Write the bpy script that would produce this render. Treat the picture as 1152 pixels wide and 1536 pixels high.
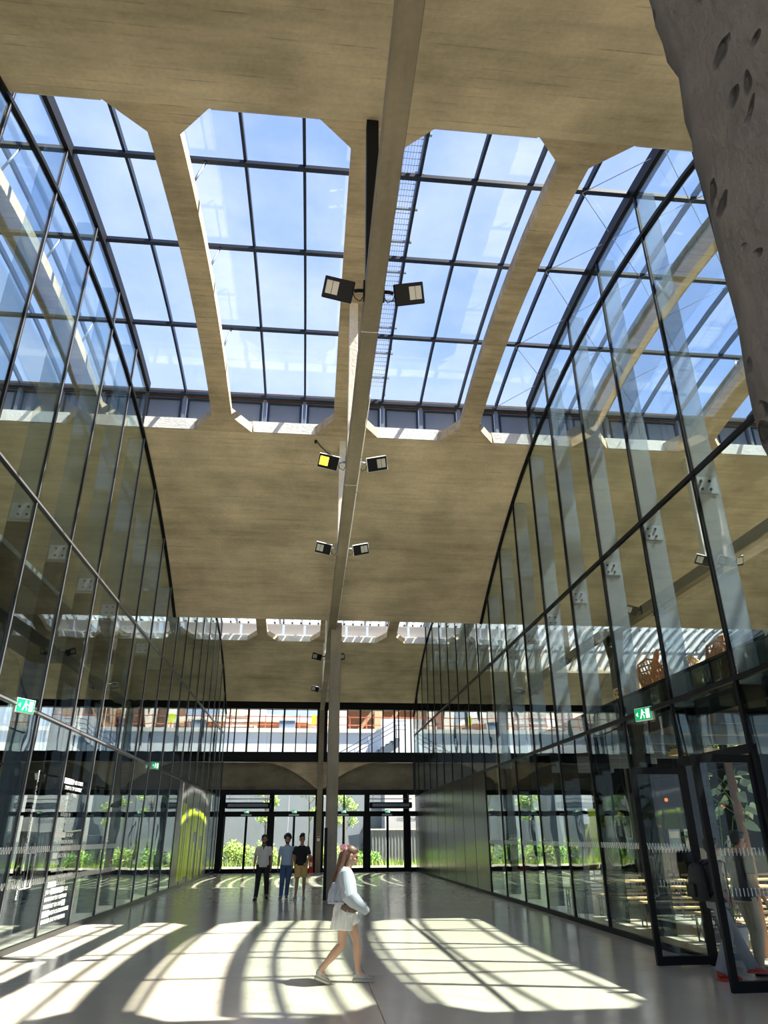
import bpy, bmesh, math, random
from mathutils import Vector, Matrix, Euler
random.seed(7)
for o in list(bpy.data.objects): bpy.data.objects.remove(o)
scene = bpy.context.scene
C = scene.collection
# ------------------------------------------------------------------ camera
# orientation measured from the photograph's two vanishing points; principal point at the centre of 1152x1536
F_PX = 1063.0
def _n(v): return v.normalized()
_Y = _n(Vector((460-576, 1255-768, F_PX)))
_U = Vector((563-576, -1558-768, F_PX)); _U = _n(_n(_U) - _Y*_n(_U).dot(_Y))
_X = _Y.cross(_U)
if _X.x < 0: _X = -_X
Mw = Matrix((_X, _Y, _U))                       # camera (x right, y down, z forward) -> world
cam_d = bpy.data.cameras.new('camera'); cam = bpy.data.objects.new('camera', cam_d); C.objects.link(cam)
R3 = Matrix((Mw.col[0], -Mw.col[1], -Mw.col[2])).transposed()
cam.matrix_world = Matrix.Translation((0, 0, 1.7)) @ R3.to_4x4()
cam_d.sensor_fit = 'VERTICAL'; cam_d.sensor_height = 24.0; cam_d.lens = F_PX/1536*24.0
cam_d.clip_start = 0.05; cam_d.clip_end = 500
scene.camera = cam
# ------------------------------------------------------------------ sky, sun, exposure
SX, SY = 0.52, 0.13                            # sunlight moves this much (-x, +y) for each metre it falls
w = bpy.data.worlds.new('world'); scene.world = w; w.use_nodes = True
nt = w.node_tree; nt.nodes.clear()
def N(nt, typ, **kw):
    n = nt.nodes.new(typ)
    for k, v in kw.items():
        if k in n.inputs: n.inputs[k].default_value = v
        else: setattr(n, k, v)
    return n
tc = N(nt, 'ShaderNodeTexCoord'); sep = N(nt, 'ShaderNodeSeparateXYZ'); nt.links.new(tc.outputs['Generated'], sep.inputs[0])
ramp = N(nt, 'ShaderNodeValToRGB'); nt.links.new(sep.outputs['Z'], ramp.inputs[0])
cr = ramp.color_ramp; cr.elements[0].position = 0.0; cr.elements[0].color = (.68, .80, 1.0, 1)
cr.elements[1].position = 1.0; cr.elements[1].color = (.30, .44, 1.0, 1)
e = cr.elements.new(.45); e.color = (.42, .59, 1.0, 1)
noi = N(nt, 'ShaderNodeTexNoise', Scale=2.2, Detail=6.0, Roughness=.6)
mp = N(nt, 'ShaderNodeMapping'); mp.inputs['Scale'].default_value = (1, 1, 2.2)
nt.links.new(tc.outputs['Generated'], mp.inputs[0]); nt.links.new(mp.outputs[0], noi.inputs[0])
cr2 = N(nt, 'ShaderNodeValToRGB'); nt.links.new(noi.outputs[0], cr2.inputs[0])
cr2.color_ramp.elements[0].position = .42; cr2.color_ramp.elements[0].color = (0, 0, 0, 1)
cr2.color_ramp.elements[1].position = .8; cr2.color_ramp.elements[1].color = (.8, .8, .8, 1)
mx = N(nt, 'ShaderNodeMix', data_type='RGBA'); nt.links.new(cr2.outputs[0], mx.inputs[0])
nt.links.new(ramp.outputs[0], mx.inputs[6]); mx.inputs[7].default_value = (.9, .95, 1, 1)
bg = N(nt, 'ShaderNodeBackground', Strength=1.35); nt.links.new(mx.outputs[2], bg.inputs[0])
wo = N(nt, 'ShaderNodeOutputWorld'); nt.links.new(bg.outputs[0], wo.inputs[0])
sd = bpy.data.lights.new('sun', 'SUN'); sd.energy = 28.0; sd.angle = math.radians(.6); sd.color = (1, .90, .74)
sun = bpy.data.objects.new('sun', sd); C.objects.link(sun)
sun.rotation_euler = Vector((-SX, SY, -1)).to_track_quat('-Z', 'Y').to_euler()
sun.location = (20, -5, 40)
scene.view_settings.view_transform = 'Standard'; scene.view_settings.look = 'None'
scene.view_settings.exposure = 0.0; scene.view_settings.gamma = 1; scene.view_settings.use_curve_mapping = False
cy = scene.cycles
cy.transparent_max_bounces = 48; cy.max_bounces = 10; cy.diffuse_bounces = 5; cy.glossy_bounces = 4; cy.use_denoising = True
cy.sample_clamp_indirect = 8.0; cy.caustics_reflective = False; cy.caustics_refractive = False
# ------------------------------------------------------------------ materials
MATS = {}
def base(name):
    m = bpy.data.materials.new(name); m.use_nodes = True; nt = m.node_tree
    b = nt.nodes['Principled BSDF']; MATS[name] = m
    return m, nt, b
def plain(name, col, rough=.5, metal=0, spec=.5, var=0, vs=8, bump=0):
    if name in MATS: return MATS[name]
    m, nt, b = base(name)
    b.inputs['Base Color'].default_value = (*col, 1); b.inputs['Roughness'].default_value = rough
    b.inputs['Metallic'].default_value = metal; b.inputs['Specular IOR Level'].default_value = spec
    tc = N(nt, 'ShaderNodeTexCoord'); no = N(nt, 'ShaderNodeTexNoise', Scale=vs, Detail=4.0)
    nt.links.new(tc.outputs['Object'], no.inputs[0])
    v = max(var, .04)
    mr = N(nt, 'ShaderNodeMapRange'); mr.inputs[3].default_value = 1-v; mr.inputs[4].default_value = 1+v
    nt.links.new(no.outputs[0], mr.inputs[0])
    mu = N(nt, 'ShaderNodeVectorMath', operation='SCALE'); mu.inputs[0].default_value = col
    nt.links.new(mr.outputs[0], mu.inputs['Scale']); nt.links.new(mu.outputs[0], b.inputs['Base Color'])
    if bump:
        bp = N(nt, 'ShaderNodeBump', Strength=bump, Distance=.01); nt.links.new(no.outputs[0], bp.inputs['Height'])
        nt.links.new(bp.outputs[0], b.inputs['Normal'])
    return m
def emit(name, col, s):
    m, nt, b = base(name)
    b.inputs['Base Color'].default_value = (*col, 1); b.inputs['Emission Color'].default_value = (*col, 1); b.inputs['Emission Strength'].default_value = s
    return m
def concrete(name, c1, c2, stretch, rough=.85, scale=1.0, pits=0.0, bump=.35, boards=0.0):
    """board-marked concrete: long streaks along the boards, broad stains, fine grain"""
    m, nt, b = base(name); L = nt.links.new
    tc = N(nt, 'ShaderNodeTexCoord'); mp = N(nt, 'ShaderNodeMapping'); mp.inputs['Scale'].default_value = stretch
    L(tc.outputs['Object'], mp.inputs[0])
    n1 = N(nt, 'ShaderNodeTexNoise', Scale=scale, Detail=8.0, Roughness=.65); L(mp.outputs[0], n1.inputs[0])
    n2 = N(nt, 'ShaderNodeTexNoise', Scale=.45, Detail=5.0, Roughness=.6); L(tc.outputs['Object'], n2.inputs[0])
    n3 = N(nt, 'ShaderNodeTexNoise', Scale=14.0, Detail=4.0); L(tc.outputs['Object'], n3.inputs[0])
    r1 = N(nt, 'ShaderNodeMapRange'); r1.inputs[1].default_value = .3; r1.inputs[2].default_value = .7; L(n1.outputs[0], r1.inputs[0])
    r2 = N(nt, 'ShaderNodeMapRange'); r2.inputs[1].default_value = .38; r2.inputs[2].default_value = .62; L(n2.outputs[0], r2.inputs[0])
    a = N(nt, 'ShaderNodeMath', operation='MULTIPLY_ADD'); a.inputs[1].default_value = .45; L(r1.outputs[0], a.inputs[0])
    h = N(nt, 'ShaderNodeMath', operation='MULTIPLY'); h.inputs[1].default_value = .55; L(r2.outputs[0], h.inputs[0]); L(h.outputs[0], a.inputs[2])
    mx = N(nt, 'ShaderNodeMix', data_type='RGBA'); L(a.outputs[0], mx.inputs[0]); mx.inputs[6].default_value = (*c1, 1); mx.inputs[7].default_value = (*c2, 1)
    g = N(nt, 'ShaderNodeMapRange'); g.inputs[3].default_value = .82; g.inputs[4].default_value = 1.12; L(n3.outputs[0], g.inputs[0])
    sc = N(nt, 'ShaderNodeVectorMath', operation='SCALE'); L(mx.outputs[2], sc.inputs[0]); L(g.outputs[0], sc.inputs['Scale'])
    out = sc
    ad = N(nt, 'ShaderNodeMath', operation='ADD'); L(n1.outputs[0], ad.inputs[0]); L(n3.outputs[0], ad.inputs[1])
    hgt = ad
    if pits:
        wn = N(nt, 'ShaderNodeTexNoise', Scale=7.0, Detail=3.0); L(tc.outputs['Object'], wn.inputs[0]); wa = N(nt, 'ShaderNodeVectorMath', operation='MULTIPLY_ADD'); L(wn.outputs['Color'], wa.inputs[0]); wa.inputs[1].default_value = (.12, .12, .12); L(tc.outputs['Object'], wa.inputs[2])
        vo = N(nt, 'ShaderNodeTexVoronoi', Scale=19.0); L(wa.outputs[0], vo.inputs[0])
        pr = N(nt, 'ShaderNodeMapRange'); pr.inputs[1].default_value = .15; pr.inputs[2].default_value = .27; L(vo.outputs['Distance'], pr.inputs[0])
        pp = N(nt, 'ShaderNodeVectorMath', operation='SCALE'); L(sc.outputs[0], pp.inputs[0])
        pq = N(nt, 'ShaderNodeMapRange'); pq.inputs[3].default_value = .35; L(pr.outputs[0], pq.inputs[0]); L(pq.outputs[0], pp.inputs['Scale']); out = pp
        hh = N(nt, 'ShaderNodeMath', operation='MULTIPLY_ADD'); hh.inputs[1].default_value = pits; L(pr.outputs[0], hh.inputs[0]); L(ad.outputs[0], hh.inputs[2]); hgt = hh
    if boards:                                     # dark broken joints between the shuttering boards
        sp = N(nt, 'ShaderNodeSeparateXYZ'); L(tc.outputs['Object'], sp.inputs[0])
        dv = N(nt, 'ShaderNodeMath', operation='DIVIDE'); L(sp.outputs['Y'], dv.inputs[0]); dv.inputs[1].default_value = .17
        fr_ = N(nt, 'ShaderNodeMath', operation='FRACT'); L(dv.outputs[0], fr_.inputs[0])
        lt = N(nt, 'ShaderNodeMath', operation='LESS_THAN'); L(fr_.outputs[0], lt.inputs[0]); lt.inputs[1].default_value = .11
        m3 = N(nt, 'ShaderNodeMapping'); m3.inputs['Scale'].default_value = (.9, 5.9, 1); L(tc.outputs['Object'], m3.inputs[0])
        n4 = N(nt, 'ShaderNodeTexNoise', Scale=1.0, Detail=4.0, Roughness=.7); L(m3.outputs[0], n4.inputs[0])
        r4 = N(nt, 'ShaderNodeMapRange'); r4.inputs[1].default_value = .50; r4.inputs[2].default_value = .68; L(n4.outputs[0], r4.inputs[0])
        ml = N(nt, 'ShaderNodeMath', operation='MULTIPLY'); L(lt.outputs[0], ml.inputs[0]); L(r4.outputs[0], ml.inputs[1])
        fc = N(nt, 'ShaderNodeMath', operation='MULTIPLY_ADD'); L(ml.outputs[0], fc.inputs[0]); fc.inputs[1].default_value = -boards; fc.inputs[2].default_value = 1
        sb = N(nt, 'ShaderNodeVectorMath', operation='SCALE'); L(out.outputs[0], sb.inputs[0]); L(fc.outputs[0], sb.inputs['Scale']); out = sb
    L(out.outputs[0], b.inputs['Base Color'])
    b.inputs['Roughness'].default_value = rough
    bp = N(nt, 'ShaderNodeBump', Strength=bump, Distance=.02); L(hgt.outputs[0], bp.inputs['Height']); L(bp.outputs[0], b.inputs['Normal'])
    return m
def glass(name, tint, refl=1.0, f0=.05, wob=.0, haze=0.0, hazecol=(.5, .6, .65)):
    m = bpy.data.materials.new(name); m.use_nodes = True; nt = m.node_tree; nt.nodes.clear(); MATS[name] = m; L = nt.links.new
    ge = N(nt, 'ShaderNodeNewGeometry'); dt = N(nt, 'ShaderNodeVectorMath', operation='DOT_PRODUCT')
    L(ge.outputs['Incoming'], dt.inputs[0]); L(ge.outputs['Normal'], dt.inputs[1])
    ab = N(nt, 'ShaderNodeMath', operation='ABSOLUTE'); L(dt.outputs['Value'], ab.inputs[0])
    om = N(nt, 'ShaderNodeMath', operation='SUBTRACT'); om.inputs[0].default_value = 1; L(ab.outputs[0], om.inputs[1])
    pw = N(nt, 'ShaderNodeMath', operation='POWER'); L(om.outputs[0], pw.inputs[0]); pw.inputs[1].default_value = 5
    ma = N(nt, 'ShaderNodeMath', operation='MULTIPLY_ADD'); L(pw.outputs[0], ma.inputs[0]); ma.inputs[1].default_value = (1-f0)*refl; ma.inputs[2].default_value = f0
    tr = N(nt, 'ShaderNodeBsdfTransparent'); tr.inputs[0].default_value = (*tint, 1)
    gl = N(nt, 'ShaderNodeBsdfGlossy', Roughness=0.0); gl.inputs[0].default_value = (.95, 1, .98, 1)
    if wob:
        tc = N(nt, 'ShaderNodeTexCoord'); oi = N(nt, 'ShaderNodeObjectInfo'); va = N(nt, 'ShaderNodeVectorMath', operation='ADD')
        L(tc.outputs['Object'], va.inputs[0]); L(oi.outputs['Random'], va.inputs[1])
        no = N(nt, 'ShaderNodeTexNoise', Scale=.9, Detail=1.0); L(va.outputs[0], no.inputs[0])
        bp = N(nt, 'ShaderNodeBump', Strength=1.0, Distance=wob); L(no.outputs[0], bp.inputs['Height']); L(bp.outputs[0], gl.inputs['Normal'])
    mx = N(nt, 'ShaderNodeMixShader'); L(ma.outputs[0], mx.inputs[0]); L(gl.outputs[0], mx.inputs[2])
    if haze:
        df = N(nt, 'ShaderNodeBsdfDiffuse'); df.inputs[0].default_value = (*hazecol, 1)
        m2 = N(nt, 'ShaderNodeMixShader'); m2.inputs[0].default_value = haze; L(tr.outputs[0], m2.inputs[1]); L(df.outputs[0], m2.inputs[2]); L(m2.outputs[0], mx.inputs[1])
    else: L(tr.outputs[0], mx.inputs[1])
    o = N(nt, 'ShaderNodeOutputMaterial'); L(mx.outputs[0], o.inputs[0])
    return m
M_SOFFIT = concrete('board_marked_concrete', (.34, .29, .20), (.76, .645, .46), (.30, 2.6, 2.6), scale=1.3, boards=.42)
M_RIB = concrete('rib_concrete', (.28, .22, .145), (.68, .56, .39), (.5, 4.2, 4.2), scale=1.6, boards=.6)
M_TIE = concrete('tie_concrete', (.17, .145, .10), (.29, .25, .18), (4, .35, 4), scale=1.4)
M_COL = concrete('column_concrete', (.19, .17, .14), (.34, .305, .25), (4, 4, .5), scale=1.5)
M_ROUGH = concrete('pitted_concrete', (.115, .108, .10), (.235, .22, .205), (3, 3, 2), scale=2.5, pits=1.6, bump=.8)
M_JAMB = concrete('skylit_jamb_concrete', (.55, .55, .53), (.78, .78, .76), (1, 2, 2), scale=2)
M_HANG = concrete('painted_hanger_concrete', (.62, .58, .50), (.80, .76, .68), (3, 3, .6), scale=3)
M_BLACK = plain('black_steel', (.006, .007, .009), .5, .0, .15)
M_NAVY = plain('dark_blue_steel', (.016, .026, .05), .5, .0, .2)
M_SLATE = plain('slate_steel', (.14, .175, .24), .45, .2, .5)
M_ALU = plain('anodised_aluminium', (.34, .33, .34), .35, .6)
M_STEEL = plain('grey_steel', (.30, .34, .38), .4, .6)
M_WHITE = plain('white_paint', (.8, .8, .78), .5)
M_BPANEL = plain('black_metal_panel', (.018, .022, .022), .22, .3, .6, var=.15, vs=2)
M_GLASS = glass('wall_glass', (.835, .895, .88), .9, .035, .004)
M_GLASSD = glass('tinted_door_glass', (.86, .90, .92), .7, .02, .002)
M_GLASSC = glass('clear_window_glass', (.965, .98, .985), .8, .02, .002)
M_ROOFG = glass('roof_glass', (.93, .96, 1.0), .8, .03, .0)
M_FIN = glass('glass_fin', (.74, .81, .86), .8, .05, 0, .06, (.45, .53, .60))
M_FINR = glass('sunlit_glass_fin', (.78, .84, .88), .8, .05, 0, .30, (.46, .52, .60))  # haze paints sunlight onto the upper fins of the right wall
M_FIND = glass('dimmed_glass_fin', (.30, .34, .37), .5, .03, 0)  # same fin glass darkened, dimness of the lower fins put into its tint
M_MULLG = plain('dark_frame', (.014, .016, .02), .3, .2)

# ------------------------------------------------------------------ builders
def setp(o, label=None, cat=None, group=None, kind=None):
    if label: o['label'] = label
    if cat: o['category'] = cat
    if group: o['group'] = group
    if kind: o['kind'] = kind
    return o
def link(name, me, parent=None, mat=None, smooth=False):
    o = bpy.data.objects.new(name, me); C.objects.link(o)
    if mat is not None and not me.materials: me.materials.append(mat)
    if parent is not None: o.parent = parent
    if smooth: me.shade_smooth()
    return o
def empty(name, loc=(0, 0, 0), rz=0, **kw):
    o = bpy.data.objects.new(name, None); C.objects.link(o); o.location = loc; o.rotation_euler = (0, 0, rz)
    o.empty_display_size = .2
    return setp(o, **kw)
def bm_box(bm, x0, x1, y0, y1, z0, z1, mtx=None):
    vs = [bm.verts.new((x, y, z)) for x in (x0, x1) for y in (y0, y1) for z in (z0, z1)]
    for f in ((0, 1, 3, 2), (4, 6, 7, 5), (0, 4, 5, 1), (2, 3, 7, 6), (0, 2, 6, 4), (1, 5, 7, 3)):
        bm.faces.new([vs[i] for i in f])
    if mtx is not None: bmesh.ops.transform(bm, matrix=mtx, verts=vs)
    return vs
def done(bm, name, mat, parent=None, smooth=False, bevel=0):
    bmesh.ops.recalc_face_normals(bm, faces=bm.faces)
    me = bpy.data.meshes.new(name); bm.to_mesh(me); bm.free()
    o = link(name, me, parent, mat, smooth)
    if bevel:
        md = o.modifiers.new('bevel', 'BEVEL'); md.width = bevel; md.segments = 1; md.limit_method = 'ANGLE'
    return o
_BC = {}
def box(name, x0, x1, y0, y1, z0, z1, mat, parent=None, bevel=0):
    """one box object; equal boxes share their mesh"""
    d = (round(x1-x0, 4), round(y1-y0, 4), round(z1-z0, 4)); k = (d, mat.name, bevel)
    if k not in _BC:
        bm = bmesh.new(); bm_box(bm, -d[0]/2, d[0]/2, -d[1]/2, d[1]/2, -d[2]/2, d[2]/2)
        if bevel: bmesh.ops.bevel(bm, geom=list(bm.edges), offset=bevel, segments=1, affect='EDGES')
        bmesh.ops.recalc_face_normals(bm, faces=bm.faces)
        me = bpy.data.meshes.new(name); bm.to_mesh(me); bm.free(); me.materials.append(mat); _BC[k] = me
    o = bpy.data.objects.new(name, _BC[k]); C.objects.link(o)
    if parent is not None: o.parent = parent
    o.location = ((x0+x1)/2, (y0+y1)/2, (z0+z1)/2)
    return o
def prism(bm, pts, off):
    """polygon PTS (3-D, planar) extruded by the vector OFF"""
    a = [bm.verts.new(p) for p in pts]; b = [bm.verts.new(Vector(p)+Vector(off)) for p in pts]; n = len(pts)
    bm.faces.new(a); bm.faces.new(b[::-1])
    for i in range(n): bm.faces.new([a[i], b[i], b[(i+1) % n], a[(i+1) % n]])
def prism_obj(name, pts, off, mat, parent=None, bevel=0):
    bm = bmesh.new(); prism(bm, pts, off); return done(bm, name, mat, parent, bevel=bevel)
def tube(bm, pts, r, seg=8, rs=None, cap=True):
    pts = [Vector(p) for p in pts]; rings = []
    up = Vector((0, 0, 1))
    for i, p in enumerate(pts):
        d = (pts[min(i+1, len(pts)-1)] - pts[max(i-1, 0)]).normalized()
        s = d.cross(up)
        if s.length < .05: s = d.cross(Vector((1, 0, 0)))
        s.normalize(); t = s.cross(d); rr = rs[i] if rs else r
        rings.append([bm.verts.new(p + (s*math.cos(2*math.pi*k/seg) + t*math.sin(2*math.pi*k/seg))*rr) for k in range(seg)])
    for a, b in zip(rings, rings[1:]):
        for k in range(seg): bm.faces.new([a[k], a[(k+1) % seg], b[(k+1) % seg], b[k]])
    if cap: bm.faces.new(rings[0][::-1]); bm.faces.new(rings[-1])
def tube_obj(name, pts, r, mat, parent=None, seg=8, rs=None):
    bm = bmesh.new(); tube(bm, pts, r, seg, rs); return done(bm, name, mat, parent, smooth=True)
def sweep(name, ys, zf, w0, w1, lo, hi, mat, parent=None, kind=None):
    """bar that follows z=zf(y) between x=w0(y)..w1(y), from z+lo to z+hi"""
    f = lambda v: v if callable(v) else (lambda y: v)
    w0, w1, lo, hi = f(w0), f(w1), f(lo), f(hi)
    bm = bmesh.new(); R = []
    for y in ys:
        z = zf(y); R.append([bm.verts.new(p) for p in ((w0(y), y, z+lo(y)), (w1(y), y, z+lo(y)), (w1(y), y, z+hi(y)), (w0(y), y, z+hi(y)))])
    for a, b in zip(R, R[1:]):
        for k in range(4): bm.faces.new([a[k], a[(k+1) % 4], b[(k+1) % 4], b[k]])
    bm.faces.new(R[0][::-1]); bm.faces.new(R[-1])
    o = done(bm, name, mat, parent)
    if kind: o['kind'] = kind
    return o
def frange(a, b, n): return [a+(b-a)*i/n for i in range(n+1)]
def font_mesh(name, txt, size, mat, parent=None, depth=.002, align='CENTER', sx=1.0):
    cu = bpy.data.curves.new('t', 'FONT'); cu.body = txt; cu.size = size; cu.extrude = depth; cu.align_x = align; cu.align_y = 'CENTER'; cu.resolution_u = 2
    t = bpy.data.objects.new('t', cu); C.objects.link(t)
    dg = bpy.context.evaluated_depsgraph_get(); me = bpy.data.meshes.new_from_object(t.evaluated_get(dg))
    bpy.data.objects.remove(t); bpy.data.curves.remove(cu)
    if sx != 1.0:
        for v in me.vertices: v.co.x *= sx
    me.materials.clear(); me.name = name
    return link(name, me, parent, mat)
def copy_tree(o, parent=None):
    c = o.copy(); C.objects.link(c)
    if parent is not None: c.parent = parent
    for ch in KIDS.get(o.name, None) or [k for k in o.children]: copy_tree(ch, c)
    return c
KIDS = {}
# ------------------------------------------------------------------ vault profiles (measured)
def S1(y): return 12.15-.0253*(y-12.1)**2
def S2(y): return 11.53-.0425*(y-32.39)**2
def S0(y): return 12.15-.0253*(y+11.5)**2
def G1(y): return 13.38-.019*(y-12.4)**2
def G2(y): return 12.5-.03*(y-32.4)**2
XL, XR = -4.75, 5.87                              # the two glass walls
XA, XB = -19.1, 23.8                              # how far the vaults are built to each side
RIBX = [.68+3.3*k for k in range(-5, 7)]
YF = 41.6                                         # street facade
# ------------------------------------------------------------------ floor
floor = empty('floor', kind='structure')
M_FLOOR, nt, b = base('polished_floor'); L = nt.links.new
tc = N(nt, 'ShaderNodeTexCoord'); n1 = N(nt, 'ShaderNodeTexNoise', Scale=.5, Detail=7.0, Roughness=.62); L(tc.outputs['Object'], n1.inputs[0])
n2 = N(nt, 'ShaderNodeTexNoise', Scale=5.0, Detail=5.0); L(tc.outputs['Object'], n2.inputs[0])
mx = N(nt, 'ShaderNodeMix', data_type='RGBA'); L(n1.outputs[0], mx.inputs[0]); mx.inputs[6].default_value = (.40, .365, .285, 1); mx.inputs[7].default_value = (.62, .575, .465, 1)
L(mx.outputs[2], b.inputs['Base Color'])
rr = N(nt, 'ShaderNodeMapRange'); rr.inputs[3].default_value = .10; rr.inputs[4].default_value = .24; L(n2.outputs[0], rr.inputs[0]); L(rr.outputs[0], b.inputs['Roughness'])
bp = N(nt, 'ShaderNodeBump', Strength=.012, Distance=.003); L(n1.outputs[0], bp.inputs['Height']); L(bp.outputs[0], b.inputs['Normal'])
b.inputs['Specular IOR Level'].default_value = .7
box('screed', XA, XB, -12, 42.2, -.3, -.012, plain('joint_filler', (.12, .11, .10), .8), floor)
xs = [XA, -14.9, -9.8, -4.72, .85, 5.9, 11.0, 16.1, XB]; yy = [-12, -6.5, -.4, 5.4, 11.2, 17.0, 22.8, 28.6, 34.4, 42.0]
for a, c in zip(xs, xs[1:]):
    for d, e2 in zip(yy, yy[1:]): box('floor_slab', a+.004, c-.004, d+.004, e2-.004, -.012, 0, M_FLOOR, floor)
# ------------------------------------------------------------------ concrete vaults: haunches and ribs
ceiling = empty('ceiling', kind='structure')
TH = .36
def band(name, y0, y1, zf, n=14): sweep(name, frange(y0, y1, n), zf, XA, XB, 0, TH, M_SOFFIT, ceiling)
band('vault_haunch', .35, 7.32, S1); band('vault_haunch', 16.75, 24.05, S1)
band('vault_haunch', 24.05, 28.45, S2)
sweep('vault_haunch', frange(36.35, 40.75, 14), S2, XA, 6.3, 0, TH, M_SOFFIT, ceiling); sweep('vault_haunch', frange(38.5, 40.75, 8), S2, 6.3, XB, 0, TH, M_SOFFIT, ceiling)
box('eaves_slab', XA, XB, 40.75, 42.3, 8.86, 9.3, M_SOFFIT, ceiling)
band('vault_haunch', -8.0, .35, S0)
def ribs(y0, y1, zf, fl=.58, fx=.52):
    for i, x in enumerate(RIBX):
        if y0 > 20 and x > 6: continue
        hw = .37 if i % 3 == 2 else .25
        def half(y, hw=hw):
            d = min(y-y0, y1-y)
            return hw + fx*max(0, 1-d/fl)
        ys = sorted(set([y0, y0+fl, y1-fl, y1]+frange(y0+fl, y1-fl, 16)))
        sweep('vault_rib', ys, zf, lambda y: x-half(y), lambda y: x+half(y), 0, .26, M_RIB, ceiling)
ribs(7.32, 16.75, S1); ribs(28.45, 36.35, S2)
# jambs lining the skylight openings, sky light put into their pale colour
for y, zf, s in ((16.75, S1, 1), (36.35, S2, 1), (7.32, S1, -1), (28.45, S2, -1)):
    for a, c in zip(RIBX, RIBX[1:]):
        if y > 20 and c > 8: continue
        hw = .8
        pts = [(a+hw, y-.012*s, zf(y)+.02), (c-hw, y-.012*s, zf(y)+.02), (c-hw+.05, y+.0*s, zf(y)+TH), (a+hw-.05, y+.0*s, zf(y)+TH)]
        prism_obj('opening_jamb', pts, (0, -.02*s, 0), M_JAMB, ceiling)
# closing sides of the built stretch
for x in (XA, XB):
    wl = empty('wall_end', kind='structure')
    box('end_panel', x-.15, x+.15, -8, YF, 0, 13.8, plain('end_wall_grey', (.08, .08, .085), .8), wl)
# ------------------------------------------------------------------ skylights
M_LOUV, nt, b = base('white_louvre'); nt.nodes.remove(b); _t = N(nt, 'ShaderNodeBsdfTranslucent'); _t.inputs[0].default_value = (.62, .64, .66, 1); _d = N(nt, 'ShaderNodeBsdfDiffuse'); _d.inputs[0].default_value = (.8, .8, .8, 1); _m = N(nt, 'ShaderNodeMixShader'); _m.inputs[0].default_value = .7; nt.links.new(_d.outputs[0], _m.inputs[1]); nt.links.new(_t.outputs[0], _m.inputs[2]); nt.links.new(_m.outputs[0], nt.nodes['Material Output'].inputs[0])
def skylight(nm, zg, zs, y0, y1, trans, white=False):
    w_ = empty(nm, kind='structure')
    bars = [.6+1.1*k for k in range(-17, 21)]
    for x in bars:
        if XA < x < XB: sweep('glazing_bar', frange(y0, y1, 10), zg, x-.028, x+.028, -.04, .10, M_NAVY, w_)
    for y in trans:
        z = zg(y); box('purlin', XA, XB, y-.05, y+.05, z-.10, z-.02, M_NAVY, w_)
    for ya, yb in zip(trans, trans[1:]):
        for xa, xb in zip(bars, bars[1:]):
            if xa < XA or xb > XB: continue
            sweep('window_pane', frange(ya, yb, 3), zg, xa+.028, xb-.028, .02, .04, M_ROOFG, w_)
    # curb with framed metal panels on both long sides
    cm = M_LOUV if white else M_SLATE
    for yy_, s in ((y1+.1, 1), (y0-.1, -1)):
        zb = zs(yy_)+TH-.05; zt = zg(yy_)+.0
        box('curb_rail', XA, XB, yy_-.05, yy_+.05, zb-.05, zb+.09, cm, w_)
        box('curb_top', XA, XB, yy_-.06, yy_+.06, zt-.12, zt+.12, cm if white else plain('rusty_brown_rail', (.06, .035, .03), .7, var=.5, vs=30, bump=.4), w_)
        for xa, xb in zip(bars, bars[1:]):
            if xa < XA or xb > XB: continue
            box('curb_panel', xa+.06, xb-.06, yy_-.01, yy_+.02, zb+.09, zt-.12, cm, w_)
            if white: continue
            f = bmesh.new()
            for (a, c, d, e3) in ((xa+.09, xb-.09, zb+.13, zb+.17), (xa+.09, xb-.09, zt-.22, zt-.18), (xa+.09, xa+.13, zb+.17, zt-.22), (xb-.13, xb-.09, zb+.17, zt-.22)):
                bm_box(f, a, c, yy_-.04*s-.012, yy_-.04*s+.03, d, e3)
            done(f, 'panel_frame', M_NAVY, w_)
            box('curb_post', xa-.045, xa+.045, yy_-.07, yy_+.03, zb+.09, zt-.1, M_SLATE, w_)
    return w_
sk1 = skylight('window_1', G1, S1, 7.0, 17.0, [7.0, 9.56, 11.84, 14.44, 17.0])
sk2 = skylight('window_2', G2, S2, 28.2, 36.6, [28.2, 31.0, 33.8, 36.6], white=True)
for k in range(96):                                # white blades laid along the far skylight
    x = XA+.45*k
    if x > 6.3: break
    sweep('louvre_blade', frange(28.55, 36.25, 5), G2, x, x+.36, -.30+.0, -.285, M_LOUV, sk2)
for k in range(35):                                # corrugated white sheets that close the wider opening on the table side
    x = 6.4+.5*k
    sweep('corrugated_sheet', frange(28.4, 38.4-(k % 2)*.12, 6), S2, x, x+.34, .02, .05, M_LOUV, sk2); sweep('corrugated_flank', frange(28.4, 38.4, 6), S2, x+.34, x+.37, .02, .26, M_WHITE, sk2)
    sweep('corrugated_sheet', frange(28.4, 38.35, 6), S2, x+.37, x+.5, .23, .26, M_LOUV, sk2)
for x0 in (4.9, 7.1):                              # thin cross bracing under the roof glass
    for y0_, y1_ in ((7.2, 9.56), (9.56, 11.84), (11.84, 14.44), (14.44, 16.9)):
        for a, c in ((x0, x0+2.2), (x0+2.2, x0)):
            tube_obj('bracing_rod', [(a, y0_, G1(y0_)-.12), (c, y1_, G1(y1_)-.12)], .008, M_STEEL, sk1, 5)
for y in (9.56, 11.84, 14.44):                     # short struts from rib to purlin
    for x in RIBX: tube_obj('strut', [(x+.3, y, G1(y)-.08), (x+.12, y-.1, S1(y)+TH)], .025, M_STEEL, sk1, 6)
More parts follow.
